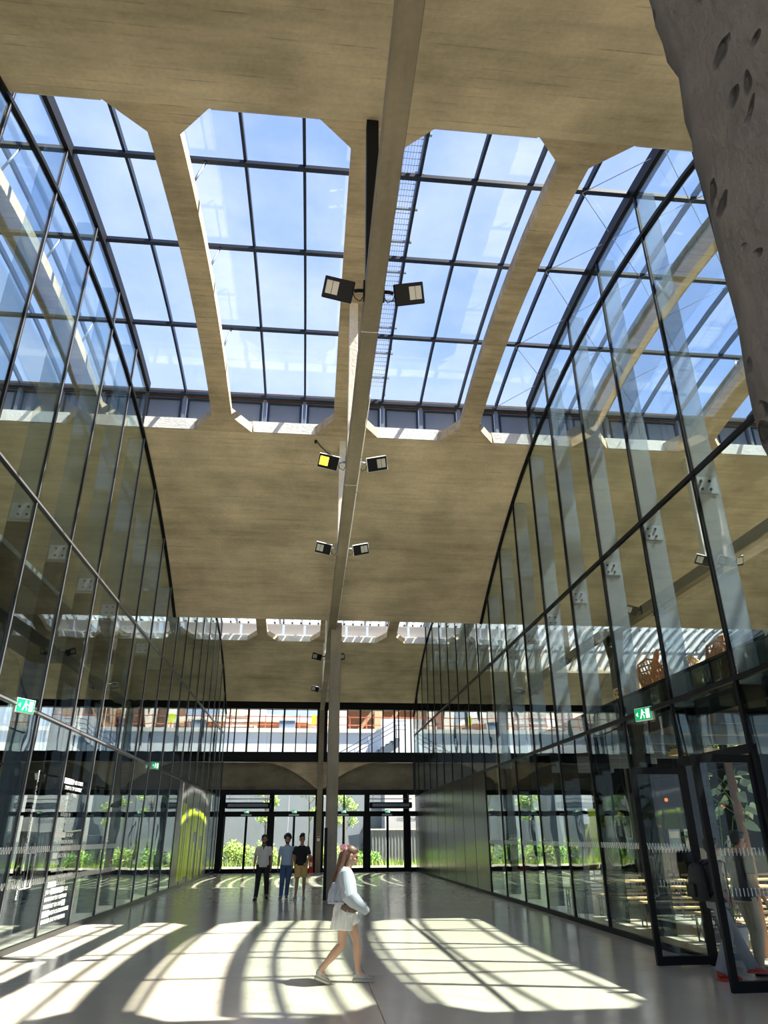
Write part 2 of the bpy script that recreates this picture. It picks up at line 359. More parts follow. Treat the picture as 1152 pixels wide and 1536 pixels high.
# ------------------------------------------------------------------ ties and hangers, columns
def tie(x, y0, y1, z, zf, hang, label):
    t = empty('tie_beam', (0, 0, 0), label=label, cat='beam')
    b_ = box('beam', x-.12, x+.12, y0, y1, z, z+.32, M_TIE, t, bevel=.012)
    for y in hang: box('hanger', x-.11, x+.07, y-.09, y+.09, z+.32, zf(y)+.03, M_HANG if y > 8 else M_BLACK, t, bevel=.008)  # nearest hanger in black, the shade on it put into its colour
    for y in hang[:2]: box('joint_line', x-.122, x+.122, y+.55, y+.56, z-.003, z+.323, M_WHITE, t)
    return t
TX = [.62, 10.52, -9.28]
tl = ['long concrete tie beam with pale hangers running overhead between the hall columns', 'concrete tie beam seen through the glass wall on the side of the tables', 'concrete tie beam seen through the glass wall with white lettering']
tl2 = ['short concrete tie beam in the far vault behind the central column', 'far concrete tie beam behind the black panelled wall', 'far concrete tie beam behind the lime green panels']
for x, a, b2 in zip(TX, tl, tl2):
    tie(x, .55, 23.8, 8.08, S1, (7.35, 12.1, 17.0), a)
    tie(x, 24.25, 41.3, 8.2, S2, (28.3, 32.4, 36.5), b2)
def column(x, y, w, d, h, label, mat=M_COL, guard=True):
    t = empty('concrete_column', (x, y, 0), label=label, cat='column')
    bm = bmesh.new(); bm_box(bm, -w/2, w/2, -d/2, d/2, 0, h)
    done(bm, 'shaft', mat, t, bevel=.02)
    bm = bmesh.new()
    prism(bm, [(-w/2, -d/2, h-.9), (-w/2, d/2, h-.9), (-w/2, d/2+.35, h), (-w/2, -d/2-.35, h)], (w, 0, 0))
    done(bm, 'bracket', mat, t)
    if guard:
        box('corner_guard', -w/2-.035, -w/2+.06, -d/2-.02, -d/2+.1, 0, 1.95, M_BLACK, t)
    return t
column(.75, 24.03, .36, .42, 8.3, 'tall central concrete column behind the walking woman')
column(10.65, 24.03, .36, .42, 8.3, 'concrete column behind the glass wall on the table side')
column(-9.15, 24.03, .36, .42, 8.3, 'concrete column behind the glass wall on the lettering side')
# near rough pillar beside the camera
bm = bmesh.new(); rows = 60; cols_ = 9
import mathutils.noise as mnoise
t = empty('rough_pillar', (.75, .33, 0), label='rough pitted concrete pillar close to the camera at upper right', cat='column')
X0, X1, Y0_, Y1_ = -.32, .2, -.24, .24
loop = []
for i in range(10): loop.append((X0+(X1-X0)*i/10, Y0_))
for i in range(10): loop.append((X1, Y0_+(Y1_-Y0_)*i/10))
for i in range(10): loop.append((X1-(X1-X0)*i/10, Y1_))
for i in range(14): loop.append((X0, Y1_-(Y1_-Y0_)*i/14))
R = []
for j in range(221):
    z = 8.5*j/220; r_ = []
    for (x, y) in loop:
        n = mnoise.noise(Vector((x*6, y*6, z*6)))*.012+mnoise.noise(Vector((x*25, y*25, z*25)))*.009
        cx_ = 1-max(0, abs(x+.06)-.22)*.0; k = 1+n*3
        cham = .965 if (abs(x-X0) < .03 or abs(x-X1) < .03) and (abs(abs(y)-.24) < .03) else 1
        r_.append(bm.verts.new(((x+.06)*k*cham-.06, y*k*cham, z)))
    R.append(r_)
for a, b2 in zip(R, R[1:]):
    for k in range(len(loop)): bm.faces.new([a[k], a[(k+1) % len(loop)], b2[(k+1) % len(loop)], b2[k]])
done(bm, 'shaft', M_ROUGH, t, smooth=True)
for x in (10.6, -9.2): column(x, .33, .4, .45, 8.5, 'near-row concrete column in the bay of the %s glass wall' % ('doors' if x > 0 else 'lettered'), guard=False)
M_LIME = plain('lime_vinyl', (.52, .72, .01), .35); M_GPAN = plain('grey_partition', (.16, .16, .165), .3)
# ------------------------------------------------------------------ the two long glass walls
YM = [3.67+1.917*k for k in range(0, 20)]          # mullions
YM[-1] = 40.1
YM.append(41.5)
def top_in(y):
    """underside of whatever closes the wall at this depth"""
    if 7.32 <= y <= 16.75: return G1(y)-.1
    if 28.45 <= y <= 36.35: return G2(y)-.1
    return (S1(y) if y < 24.05 else S2(y))-.02
def low(y): return (S1(y) if y < 24.05 else S2(y))-.02
def glass_wall(nm, X, s, frame_mat):
    """s = -1: the side rooms lie towards -x"""
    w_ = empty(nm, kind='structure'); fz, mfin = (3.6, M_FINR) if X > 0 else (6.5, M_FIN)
    ystops = sorted(set(YM+[7.33, 16.74, 24.05, 28.46, 36.34]))
    for i, y in enumerate(YM):
        t_ = top_in(y)
        box('mullion', X-.025, X+.025, y-.03, y+.03, 0, t_, frame_mat, w_)
        if nm == 'wall_left':
            box('mullion_cap', X+.025, X+.032, y-.03, y-.012, .2, t_, M_ALU, w_)
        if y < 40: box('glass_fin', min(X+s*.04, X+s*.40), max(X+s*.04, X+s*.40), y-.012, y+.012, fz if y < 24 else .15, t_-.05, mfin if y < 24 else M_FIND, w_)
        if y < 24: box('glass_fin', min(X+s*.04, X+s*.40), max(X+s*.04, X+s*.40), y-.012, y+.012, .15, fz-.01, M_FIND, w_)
        if 5 < y < 22:
            p_ = bmesh.new(); a, c = min(X+s*.04, X+s*.36), max(X+s*.04, X+s*.36)
            bm_box(p_, a, c, y-.022, y+.022, 6.55, 6.83)
            b_ = bmesh.new()
            for q in (6.62, 6.76):
                for u in (.1, .24):
                    m_ = Matrix.Translation((X+s*u, y, q)) @ Matrix.Rotation(math.pi/2, 4, 'X')
                    bmesh.ops.create_cone(b_, segments=8, radius1=.022, radius2=.022, depth=.075, cap_ends=True, matrix=m_)
            done(p_, 'splice_plate', M_STEEL, w_); setp(done(b_, 'plate_bolt', M_BLACK, w_), kind='stuff')
    # rails
    y0, y1 = YM[0], YM[-1]
    box('sill_rail', X-.04, X+.04, y0, 9.4 if X > 0 else y1, 0, .09, frame_mat, w_)
    if X > 0: box('sill_rail', X-.04, X+.04, 11.33, y1, 0, .09, frame_mat, w_)
    for z in (3.68, 6.88): box('transom', X-.035, X+.035, y0, y1, z-.035, z+.035, frame_mat, w_)
    if nm == 'wall_left':
        for z in (3.68, 6.88): box('transom_cap', X+.035, X+.042, y0, 22, z-.02, z+.012, M_ALU, w_)
    for ya, yb, f_, lo_, hi_ in ((y0, 24.0, low, -.04, .04), (7.33, 16.74, lambda y: G1(y)-.16, -.10, .16), (24.1, y1, low, -.05, .04), (28.46, 36.34, lambda y: G2(y)-.14, -.08, .1)):
        sweep('arch_rail', frange(ya, yb, 24), f_, X-.05, X+.05, lo_, hi_, M_BLACK, w_)
    for y, fa, fb in ((7.33, low, top_in), (16.74, low, top_in), (28.46, low, top_in), (36.34, low, top_in)):
        box('end_post', X-.035, X+.035, y-.035, y+.035, fa(y), top_in(y+.02 if y < 8 or 28 < y < 29 else y-.02), frame_mat, w_)
    # panes
    for ya, yb in zip(YM, YM[1:]):
        yc = (ya+yb)/2
        for za, zb in ((.09, 3.645), (3.715, 6.845)):
            if X > 0 and za < 1 and 9 < yc < 11.3: continue
            if X > 0 and za < 1 and yc > 24: 
                box('metal_panel', X-.03, X+.01, ya+.035, yb-.035, za, zb, M_BPANEL, w_); continue
            if X < 0 and za < 1 and 29.5 < yc < 38:
                box('grey_panel', X-.03, X+.012, ya+.035, yb-.035, za, zb, M_GPAN, w_); continue
            box('glass_pane', X-.008, X+.008, ya+.03, yb-.03, za, min(zb, low(yc)), M_GLASS, w_)
        ys = sorted([ya+.03, yb-.03]+[q for q in frange(ya+.03, yb-.03, 3)[1:-1]]+[q for q in (7.33, 16.74, 28.46, 36.34) if ya < q < yb])
        prism_obj('glass_pane', [(X-.008, ya+.03, 6.915), (X-.008, yb-.03, 6.915)]+[(X-.008, q, low(q)-.04) for q in reversed(ys)], (.016, 0, 0), M_GLASS, w_)
        for (q0, q1) in ((7.36, 16.71), (28.49, 36.31)):
            a, c = max(ya+.03, q0), min(yb-.03, q1)
            if c-a > .1:
                ys2 = frange(a, c, 3)
                prism_obj('glass_pane', [(X-.008, q, low(q)+.04) for q in ys2]+[(X-.008, q, top_in(q)-.1) for q in reversed(ys2)], (.016, 0, 0), M_GLASS, w_)
    return w_
wl_ = glass_wall('wall_left', XL, -1, M_MULLG)
wr_ = glass_wall('wall_right', XR, 1, M_BLACK)
# ------------------------------------------------------------------ street facade at the far end
wf = empty('wall_far', kind='structure')
M_FC = concrete('facade_concrete', (.13, .11, .08), (.27, .23, .17), (1.2, 3, 3), scale=1.4)
Y = YF
colx = [.62+9.9*k for k in range(-2, 3)]
box('header_beam', XA, XB, Y-.1, Y+.15, 8.30, 8.85, M_BLACK, wf)
box('end_gable', XA, XB, Y+.15, Y+.4, 8.30, 12.0, M_FC, wf)
box('middle_beam', XA, XB, Y-.12, Y+.15, 5.45, 5.97, M_BLACK, wf)
box('lintel', XA, XB, Y-.1, Y+.15, 3.76, 4.02, M_BLACK, wf)
box('transom', XA, XB, Y-.06, Y+.06, 2.76, 2.94, M_BLACK, wf)
box('spandrel_wall', -4.7, 5.8, Y+.20, Y+.40, 4.02, 5.45, M_FC, wf)  # recessed wall in darker concrete, recess shade put into its colour
box('side_spandrel', XA, -4.7, Y+.1, Y+.32, 4.02, 5.45, M_BPANEL, wf); box('side_spandrel', 5.8, XB, Y+.1, Y+.32, 4.02, 5.45, M_BPANEL, wf)  # concrete spandrels coloured black, painting in the darkness behind the side glass
box('threshold', XA, XB, Y-.06, Y+.08, -.01, .10, M_BLACK, wf)
for cx_ in colx:
    box('facade_pier', cx_-.14, cx_+.14, Y-.32, Y-.02, 0, 8.3, M_TIE, wf)
    box('pier_head', cx_-.2, cx_+.14, Y-.36, Y-.02, 3.02, 3.2, M_TIE, wf)
    for s in ((-1, 1) if abs(cx_) < 2 else ()):      # raised arched spandrel beside each pier
        pts = [(cx_+s*.1, Y-.08, 5.45), (cx_+s*.1, Y-.08, 4.08)]
        for i in range(13):
            u = i/12; pts.append((cx_+s*(.25+3.1*u), Y-.08, 4.12+1.33*(1-(1-u)**1.9)))
        prism_obj('arched_spandrel', pts, (0, .30, 0), M_RIB, wf)
strip = [-4.9, -4.2, -3.5, -2.87, -2.18, -1.5, -.8, -.2, .4, 1.45, 2.07, 2.8, 3.47, 4.1, 4.76, 5.37]
def facade_bay(off, main):
    for i, x in enumerate(strip):
        wd = .05 if i in (2, 5, 11, 14) else .03
        box('strip_mullion', off+x-wd, off+x+wd, Y-.05, Y+.1, 5.97, 8.30, M_BLACK, wf)
    box('strip_post', off+.35, off+.95, Y-.05, Y+.1, 5.97, 8.30, M_BLACK, wf)
    sx_ = strip+[5.0+1.0]
    for a, c in zip(sx_, sx_[1:]):
        if abs(a-.4) < .01: continue
        box('window_pane', off+a+.03, off+c-.03, Y+.02, Y+.035, 5.97, 8.30, M_GLASSC, wf)
    for x, wd in ((-4.55, .16), (-1.93, .13), (.62, .22), (3.2, .14), (5.35, .0)):
        if wd: box('door_post', off+x-wd, off+x+wd, Y-.07, Y+.08, .1, 3.76, M_BLACK, wf)
    for x in (-1.85, 1.95): box('upper_mullion', off+x-.035, off+x+.035, Y-.05, Y+.06, 2.94, 3.76, M_BLACK, wf)
    for a, c in ((-4.4, -2.06), (-1.8, .4), (.84, 3.06), (3.34, 5.2)):
        box('window_pane', off+a, off+c, Y+.0, Y+.015, 2.94, 3.76, M_GLASSC, wf)
for off, main in ((0, True), (-9.9, False), (9.9, False), (-15.2, None)):
    if main is not None: facade_bay(off, main)
# door pairs
def door_pair(n, xa, xb, handles=False):
    d = empty('door_%d' % n, kind='structure')
    xc = (xa+xb)/2
    for a, c in ((xa, xc), (xc, xb)):
        f = bmesh.new()
        bm_box(f, a, a+.06, Y-.04, Y+.02, .1, 2.76); bm_box(f, c-.06, c, Y-.04, Y+.02, .1, 2.76)
        bm_box(f, a+.06, c-.06, Y-.04, Y+.02, .1, .2); bm_box(f, a+.06, c-.06, Y-.04, Y+.02, 2.68, 2.76)
        done(f, 'door_frame', M_BLACK, d)
        box('door_glass', a+.06, c-.06, Y-.02, Y-.005, .2, 2.68, M_GLASSC, d)
    for x in (xc-.12, xc+.12): tube_obj('door_handle', [(x, Y-.04, .9), (x, Y-.1, .92), (x, Y-.1, 1.28), (x, Y-.04, 1.3)], .014, M_ALU, d, 6)
    box('door_closer', xc-.3, xc+.25, Y-.13, Y-.05, 2.72, 2.80, M_ALU, d)
    return d
n = 1
DP = []
for off in (0, -9.9, 9.9):
    for a, c in ((-4.38, -2.06), (-1.8, .4), (.84, 3.06), (3.34, 5.75)):
        if off == 9.9 or off == -9.9 or True:
            DP.append((off+a, off+min(c, 5.3))); door_pair(n, off+a, off+min(c, 5.3)); n += 1
# ------------------------------------------------------------------ outside the far facade
M_PAVE = plain('pale_pavement', (.42, .40, .36), .8, var=.15, vs=3)
pave = box('ground', -60, 60, 42.2, 120, -.35, -.03, M_PAVE); setp(pave, kind='structure')
pave2 = box('ground', -60, 60, -80, -12, -.35, -.03, M_PAVE); setp(pave2, kind='structure')
bed = box('ground_bed', -22, 24, 45.6, 49.4, -.03, .10, plain('planting_soil', (.10, .085, .05), .9, var=.3, vs=6)); setp(bed, kind='structure')
kerb = box('trim_1', -22, 24, 45.4, 45.6, -.03, .16, plain('kerb_stone', (.6, .58, .52), .8)); setp(kerb, kind='structure')
M_GREYW = plain('shade_grey_render', (.31, .36, .44), .8, var=.12, vs=1.2)
M_WHW = plain('white_concrete', (.84, .88, .93), .8, var=.07, vs=1.0)
wlow = empty('shade_toned_wall', label='added low wall outside the far doors, shade painted in blue grey', cat='wall')  # added wall, its colour carries the shade on the white wall's lower part
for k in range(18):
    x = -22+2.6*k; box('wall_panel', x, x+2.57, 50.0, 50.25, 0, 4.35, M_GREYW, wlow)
wup = empty('retaining_wall', label='tall white retaining wall below the building site', cat='wall')
for k in range(12):
    x = -24+4.2*k; box('wall_panel', x, x+4.18, 52.0, 52.6, 0, 8.35, M_WHW, wup)
box('coping', -24, 26.4, 51.9, 52.7, 8.35, 8.62, M_WHITE, wup)
box('higher_block', 5.0, 9.5, 51.4, 52.2, 0, 9.25, M_WHW, wup)
# building site above the wall
M_TAN = plain('raw_tan_concrete', (.46, .36, .25), .85, var=.2, vs=1.5)
M_DKB = plain('dark_brown_hollow', (.10, .07, .055), .8, var=.3)
M_RUST = plain('red_oxide_steel', (.42, .12, .06), .6)
M_ORNG = plain('orange_netting', (.75, .28, .10), .7)
bl = empty('unfinished_building', label='unfinished concrete building with open floors above the white wall', cat='building')
sgd = box('ground', -30, 40, 52.6, 90, 0, 8.35, M_TAN); setp(sgd, kind='structure')
box('slab', .6, 8.8, 56, 66, 8.35, 8.6, M_TAN, bl)
for x in (1.0, 2.4, 5.2, 8.4): box('pier', x-.32, x+.32, 56, 56.7, 8.6, 15, M_TAN if x > 3 else M_WHITE, bl)
box('back_wall', .6, 8.8, 60.5, 61, 8.6, 15, plain('brick_brown_wall', (.30, .18, .13), .85, var=.3, vs=3), bl)
box('upper_slab', -2.2, 20, 56, 66, 10.5, 10.9, M_TAN, bl) if False else box('upper_slab', 2.2, 8.8, 56, 66, 11.6, 12.2, M_TAN, bl)
for k in range(2): tube_obj('brace', [(3.4+k*1.9, 56.4, 8.7), (6.0+k*1.9, 56.2, 12.1)], .16, M_TAN, bl, 6)
bb = empty('apartment_block', label='pale apartment block far behind the building site', cat='building')
box('wall', -21, -4.5, 66, 74, 8.35, 19, plain('pale_blue_facade', (.62, .66, .70), .8), bb)
for i in range(6):
    for j in range(3): box('window', -20+i*2.7, -18.8+i*2.7, 65.9, 66.05, 9.6+j*3, 11.2+j*3, plain('dark_window', (.10, .13, .17), .2), bb)
for j in range(4): box('balcony', -19, -6, 65.0, 66, 8.9+3*j, 9.1+3*j, M_WHITE, bb)
wbk = empty('white_building', label='bright white building with small windows above the wall on the table side', cat='building')
box('wall', 9.2, 34, 58, 64, 8.35, 17, plain('bright_white_facade', (.78, .80, .84), .8), wbk)
for i in range(9):
    for j in range(2): box('window', 10.2+i*2.5, 11.2+i*2.5, 57.93, 58.05, 10.0+j*2.6, 11.5+j*2.6, plain('shutter_grey', (.35, .40, .48), .5), wbk)
box('cornice', 9.1, 34, 57.8, 58, 12.1, 12.3, M_WHITE, wbk)
rl = empty('site_railing', label='red oxide guard railing along the top of the white wall', cat='railing')
for k in range(30):
    x = -14+1.2*k; box('post', x-.03, x+.03, 52.5, 52.56, 8.62, 9.6, M_RUST, rl)
for z in (8.95, 9.5): box('rail', -14, 21, 52.5, 52.55, z-.03, z+.03, M_RUST, rl)
cab = empty('site_cabin', label='long low brown and white site structure with awning left of the column', cat='cabin')
box('body', -3.9, -.2, 54.5, 57, 8.35, 9.45, plain('cabin_brown', (.25, .13, .09), .7), cab)
prism_obj('awning', [(-4.3, 54.0, 9.4), (.3, 54.0, 9.35), (.3, 54.0, 9.62), (-3.9, 54.0, 9.95)], (0, 3.4, 0), M_WHITE, cab)
sm = empty('scaffold_stack', label='white stacked scaffold boards at the far left above the wall', cat='scaffold')
for k in range(5): box('board', -7.6, -4.2, 54.2, 55.6, 8.35+k*.34, 8.50+k*.34, M_WHITE, sm)
for x in (-7.4, -4.5): box('upright', x-.05, x+.05, 54.1, 54.2, 8.35, 10.3, M_RUST, sm)
bt = empty('water_tank', label='small blue site container standing on the white wall', cat='container')
box('body', -2.2, -1.1, 52.0, 52.45, 8.62, 9.15, plain('tank_blue', (.25, .33, .45), .5), bt); box('lid', -2.25, -1.05, 51.97, 52.47, 9.15, 9.22, M_WHITE, bt)
sg = empty('site_sign', label='lime yellow warning panel on the building site railing', cat='sign')
box('panel', .05, .38, 52.46, 52.49, 9.0, 9.6, plain('lime_yellow', (.62, .80, .03), .5), sg); box('backing', .07, .36, 52.49, 52.51, 9.02, 9.58, M_WHITE, sg)
st = empty('outdoor_stair', label='dark outdoor stair with pipe railings climbing the white wall', cat='stair')
for k in range(15):
    x = 1.6+k*.30; z = 5.2+k*.19; box('step', x, x+.34, 50.6, 51.7, z-.22, z, M_SLATE, st)
prism_obj('stringer', [(1.5, 50.55, 4.4), (6.1, 50.55, 7.3), (6.1, 50.55, 7.9), (1.5, 50.55, 5.0)], (0, .08, 0), M_SLATE, st)
for h in (.45, .75, 1.05): tube_obj('handrail', [(-.2, 50.5, 4.6+h), (5.9, 50.5, 7.95+h), (6.6, 50.5, 7.95+h)], .03, M_SLATE, st, 6)
for k in range(7):
    x = .2+k*.95; z = 4.75+k*.52; tube_obj('baluster', [(x, 50.5, z), (x, 50.5, z+1.1)], .03, M_SLATE, st, 6)
# fence and sign at the right of the doors
fe = empty('corrugated_fence', label='grey corrugated metal fence outside the rightmost doors', cat='fence')
M_CORR = plain('corrugated_zinc', (.32, .35, .40), .45, .5)
bm = bmesh.new(); prev = None
for i in range(90):
    x = 3.9+i*.05; y = 48.2+(.045 if i % 4 in (1, 2) else 0)
    v = (bm.verts.new((x, y, 0)), bm.verts.new((x, y, 2.05)))
    if prev: bm.faces.new((prev[0], v[0], v[1], prev[1]))
    prev = v
o = done(bm, 'sheet', M_CORR, fe); md = o.modifiers.new('s', 'SOLIDIFY'); md.thickness = .01
box('top_rail', 3.9, 8.4, 48.14, 48.3, 2.05, 2.13, M_WHITE, fe)
for x in (3.9, 5.6, 7.2): box('post', x-.04, x+.04, 48.25, 48.33, 0, 2.12, M_STEEL, fe)
bin_ = empty('dark_bin', label='dark blue slanted container beside the corrugated fence', cat='container')
prism_obj('body', [(2.85, 48.4, 0.1), (3.8, 48.4, 0.1), (3.85, 48.4, 1.9), (2.6, 48.4, 1.75)], (0, .9, 0), plain('navy_plastic', (.05, .07, .11), .4), bin_)
# white notice board near the fence with lettering
nb = empty('white_gable', label='white rendered gable with a grey sign outside the right doors', cat='wall')
box('wall', 4.9, 8.6, 49.4, 49.9, 0, 4.5, plain('bright_render', (.72, .74, .78), .8), nb)
box('corner_pier', 4.75, 4.95, 49.3, 49.9, 0, 4.5, M_SLATE, nb)
f = font_mesh('lettering', 'HALLE NORD', .24, M_SLATE, nb); f.location = (6.5, 49.385, 2.75); f.rotation_euler = (math.pi/2, 0, 0)
bd = empty('white_hoarding', label='row of pale hoarding boards outside the side doors beyond the lettered glass', cat='hoarding')
for k in range(9): box('board', -20+k*1.5, -18.56+k*1.5, 49.2, 49.3, 1.5, 4.3, plain('hoarding_white', (.66, .66, .68), .7), bd)
for k in range(10): box('post', -20.06+k*1.5, -19.98+k*1.5, 49.3, 49.38, 0, 4.3, M_STEEL, bd)
# greenery
M_LEAF = [plain('leaf_green_a', (.32, .48, .10), .55, var=.5, vs=4), plain('leaf_green_b', (.13, .30, .05), .6, var=.4, vs=4), plain('leaf_lime', (.45, .62, .03), .6, var=.3, vs=4)]
M_BARK = plain('bark', (.16, .12, .09), .85, var=.3, vs=12)
def leaf_cloud(name, blobs, n, size, mat, parent, seed, up=.3):
    rnd = random.Random(seed); V = []; F = []
    tot = sum(r[0]*r[1]*r[2] for _, r in blobs)
    for (c, r) in blobs:
        k = max(6, int(n*r[0]*r[1]*r[2]/tot))
        for _ in range(k):
            d = Vector((rnd.gauss(0, 1), rnd.gauss(0, 1), rnd.gauss(0, 1))).normalized()*(rnd.random()**.45)
            p = Vector((c[0]+d.x*r[0], c[1]+d.y*r[1], c[2]+d.z*r[2]))
            if p.z < .05: p.z = .05+rnd.random()*.2
            a = Vector((rnd.gauss(0, 1), rnd.gauss(0, 1), rnd.gauss(0, 1)+up)).normalized(); b2 = a.orthogonal().normalized(); b2 = (b2+a.cross(b2)*rnd.uniform(-1, 1)).normalized()
            s = size*rnd.uniform(.6, 1.3); i = len(V)
            V += [p, p+a*s*.5+b2*s*.28, p+a*s, p+a*s*.5-b2*s*.28]; F.append((i, i+1, i+2, i+3))
    me = bpy.data.meshes.new(name); me.from_pydata(V, [], F); me.update()
    return link(name, me, parent, mat)
def bush(x, y, r, h, mi, label, seed):
    t = empty('bush', (x, y, .1), label=label, cat='bush', group='bushes in the planting strip')
    rnd = random.Random(seed)
    bl_ = [((rnd.uniform(-r, r)*.6, rnd.uniform(-.3, .3), h*rnd.uniform(.34, .78)), (r*.62, .5, h*.42)) for _ in range(5)]
    leaf_cloud('foliage', bl_, 1500, .15, M_LEAF[mi], t, seed)
    bm = bmesh.new()
    for k in range(6): tube(bm, [(0, 0, 0), (rnd.uniform(-r, r)*.5, rnd.uniform(-.2, .2), h*.7)], .012, 5)
    done(bm, 'stem', M_BARK, t)
bush(-3.9, 47.0, .95, 1.35, 0, 'light green bush outside the leftmost hall doors', 1)
bush(-2.3, 46.8, .8, 1.25, 0, 'light green bush seen just left of the man in the white polo', 2)
bush(-.6, 47.0, .7, 1.0, 1, 'darker green bush seen behind the man in the light blue shirt', 3)
bush(1.3, 46.9, .9, 1.15, 0, 'green bush seen just right of the central column', 4)
bush(3.6, 47.0, .8, .65, 1, 'low dark green bush in front of the dark blue container', 5)
bush(-9.5, 46.8, .9, 1.5, 2, 'bright lime bush outside the side doors beyond the lettered glass', 6)
bush(-12.0, 47.0, 1.2, 1.0, 0, 'low green bush left of the bright lime bush', 7)
bush(-7.2, 47.0, 1.1, 1.0, 1, 'green bush right of the bright lime bush', 8)
bush(9.0, 47.0, 1.2, 1.25, 0, 'green bush outside the doors beyond the black panels', 9)
bush(12.0, 46.8, 1.2, 1.4, 0, 'big green bush outside the doors on the table side', 10)
bush(15.0, 47.0, 1.3, 1.2, 1, 'dark green bush at the end of the planting by the lime letters', 11)
def tree(x, y, h, cr_, label, seed, mi=0):
    t = empty('tree', (x, y, 0), label=label, cat='tree', group='young trees in the planting strip')
    rnd = random.Random(seed)
    bm = bmesh.new(); tube(bm, [(0, 0, 0), (.05, 0, h*.4), (-.03, .03, h*.75), (0, 0, h*.95)], .05, 7, rs=[.06, .05, .035, .015]); done(bm, 'trunk', M_BARK, t, smooth=True)
    bm = bmesh.new(); bl_ = []
    for k in range(9):
        z = h*rnd.uniform(.42, .9); a = rnd.uniform(0, 6.28); rr_ = cr_*rnd.uniform(.3, .85)
        e_ = (math.cos(a)*rr_, math.sin(a)*rr_, z+rr_*.5); tube(bm, [(0, 0, z-.3), e_], .012, 5, rs=[.02, .006]); bl_.append((e_, (cr_*.42, cr_*.42, cr_*.38)))
    done(bm, 'branch', M_BARK, t)
    leaf_cloud('foliage', bl_, 1500, .14, M_LEAF[mi], t, seed)
tree(-2.6, 48.4, 5.0, .75, 'slender young tree seen through the leftmost hall doors', 21)
tree(.1, 48.4, 5.4, .85, 'slender young tree seen left of the central column', 22)
tree(2.3, 48.4, 5.2, .85, 'slender young tree seen right of the central column', 23)
tree(-8.4, 48.4, 5.0, .8, 'young tree outside the side doors beyond the lettered glass', 24, 1)
tree(10.2, 48.4, 5.0, .9, 'young tree seen beyond the black metal panels', 25, 1)
tree(14.2, 48.4, 5.0, 1.0, 'young tree outside the doors beside the lime letters', 26)
rnd = random.Random(5); V = []; F = []
for _ in range(9000):
    x = rnd.uniform(-21, 23); y = rnd.uniform(45.7, 49.2); h = rnd.uniform(.15, .55); a = rnd.uniform(0, 6.28); i = len(V)
    dx, dy = math.cos(a)*.02, math.sin(a)*.02
    V += [Vector((x-dx, y-dy, .09)), Vector((x+dx, y+dy, .09)), Vector((x+rnd.gauss(0, .08), y+rnd.gauss(0, .08), .09+h))]; F.append((i, i+1, i+2))
me = bpy.data.meshes.new('tall_grass'); me.from_pydata(V, [], F); g = link('tall_grass', me, None, M_LEAF[0])
setp(g, label='tall grass growing in the planting strip outside the far doors', cat='grass', kind='stuff')
# ------------------------------------------------------------------ gallery behind the right wall, box roof behind the left
ga = empty('gallery', label='narrow black upper gallery behind the door side glass carrying a pile of chairs', cat='gallery')
box('slab', 6.25, 8.4, 3.6, 20.6, 3.42, 3.70, M_BLACK, ga)
M_PAR = glass('dark_parapet_glass', (.16, .20, .20), .8, .06, 0)
for k in range(8):
    y = 3.7+2.1*k; box('parapet_panel', 6.27, 6.29, y+.02, y+2.06, 3.70, 4.22, M_PAR, ga); box('parapet_panel', 8.36, 8.38, y+.02, y+2.06, 3.70, 4.5, M_PAR, ga)
box('handrail', 6.24, 6.32, 3.7, 20.5, 4.20, 4.24, M_BLACK, ga)
for y in (5.2, 9.0, 14.15, 18.75, 20.5): box('post', 8.2, 8.3, y-.06, y+.06, 0, 3.42, M_BLACK, ga)
for y in frange(4.2, 20, 12): box('joist', 6.3, 8.35, y-.04, y+.04, 3.26, 3.42, M_SLATE, ga)
lb = empty('service_deck', label='dark service deck with pale edge behind the lettered glass wall', cat='deck')
box('slab', -8.6, -6.2, 3.6, 22.8, 6.62, 7.06, M_BLACK, lb); box('edge_trim', -6.2, -6.16, 3.6, 22.8, 7.0, 7.10, M_STEEL, lb)
for y in (5.1, 11.0, 17.0, 22.6): box('post', -8.5, -8.38, y-.06, y+.06, 0, 6.62, M_BLACK, lb)
tr = empty('track_rail', label='thin black light track with small spots behind the lettered glass', cat='track')
box('rail', -6.52, -6.48, 10, 21, 3.12, 3.16, M_BLACK, tr)
for y in (10, 15.5, 21): box('hanging_rod', -6.505, -6.495, y-.006, y+.006, 3.16, 6.62, M_BLACK, tr)
for k in range(8): tube_obj('spot', [(-6.5, 11+k*1.3, 3.12), (-6.48, 11.05+k*1.3, 2.98)], .045, M_WHITE, tr, 8)
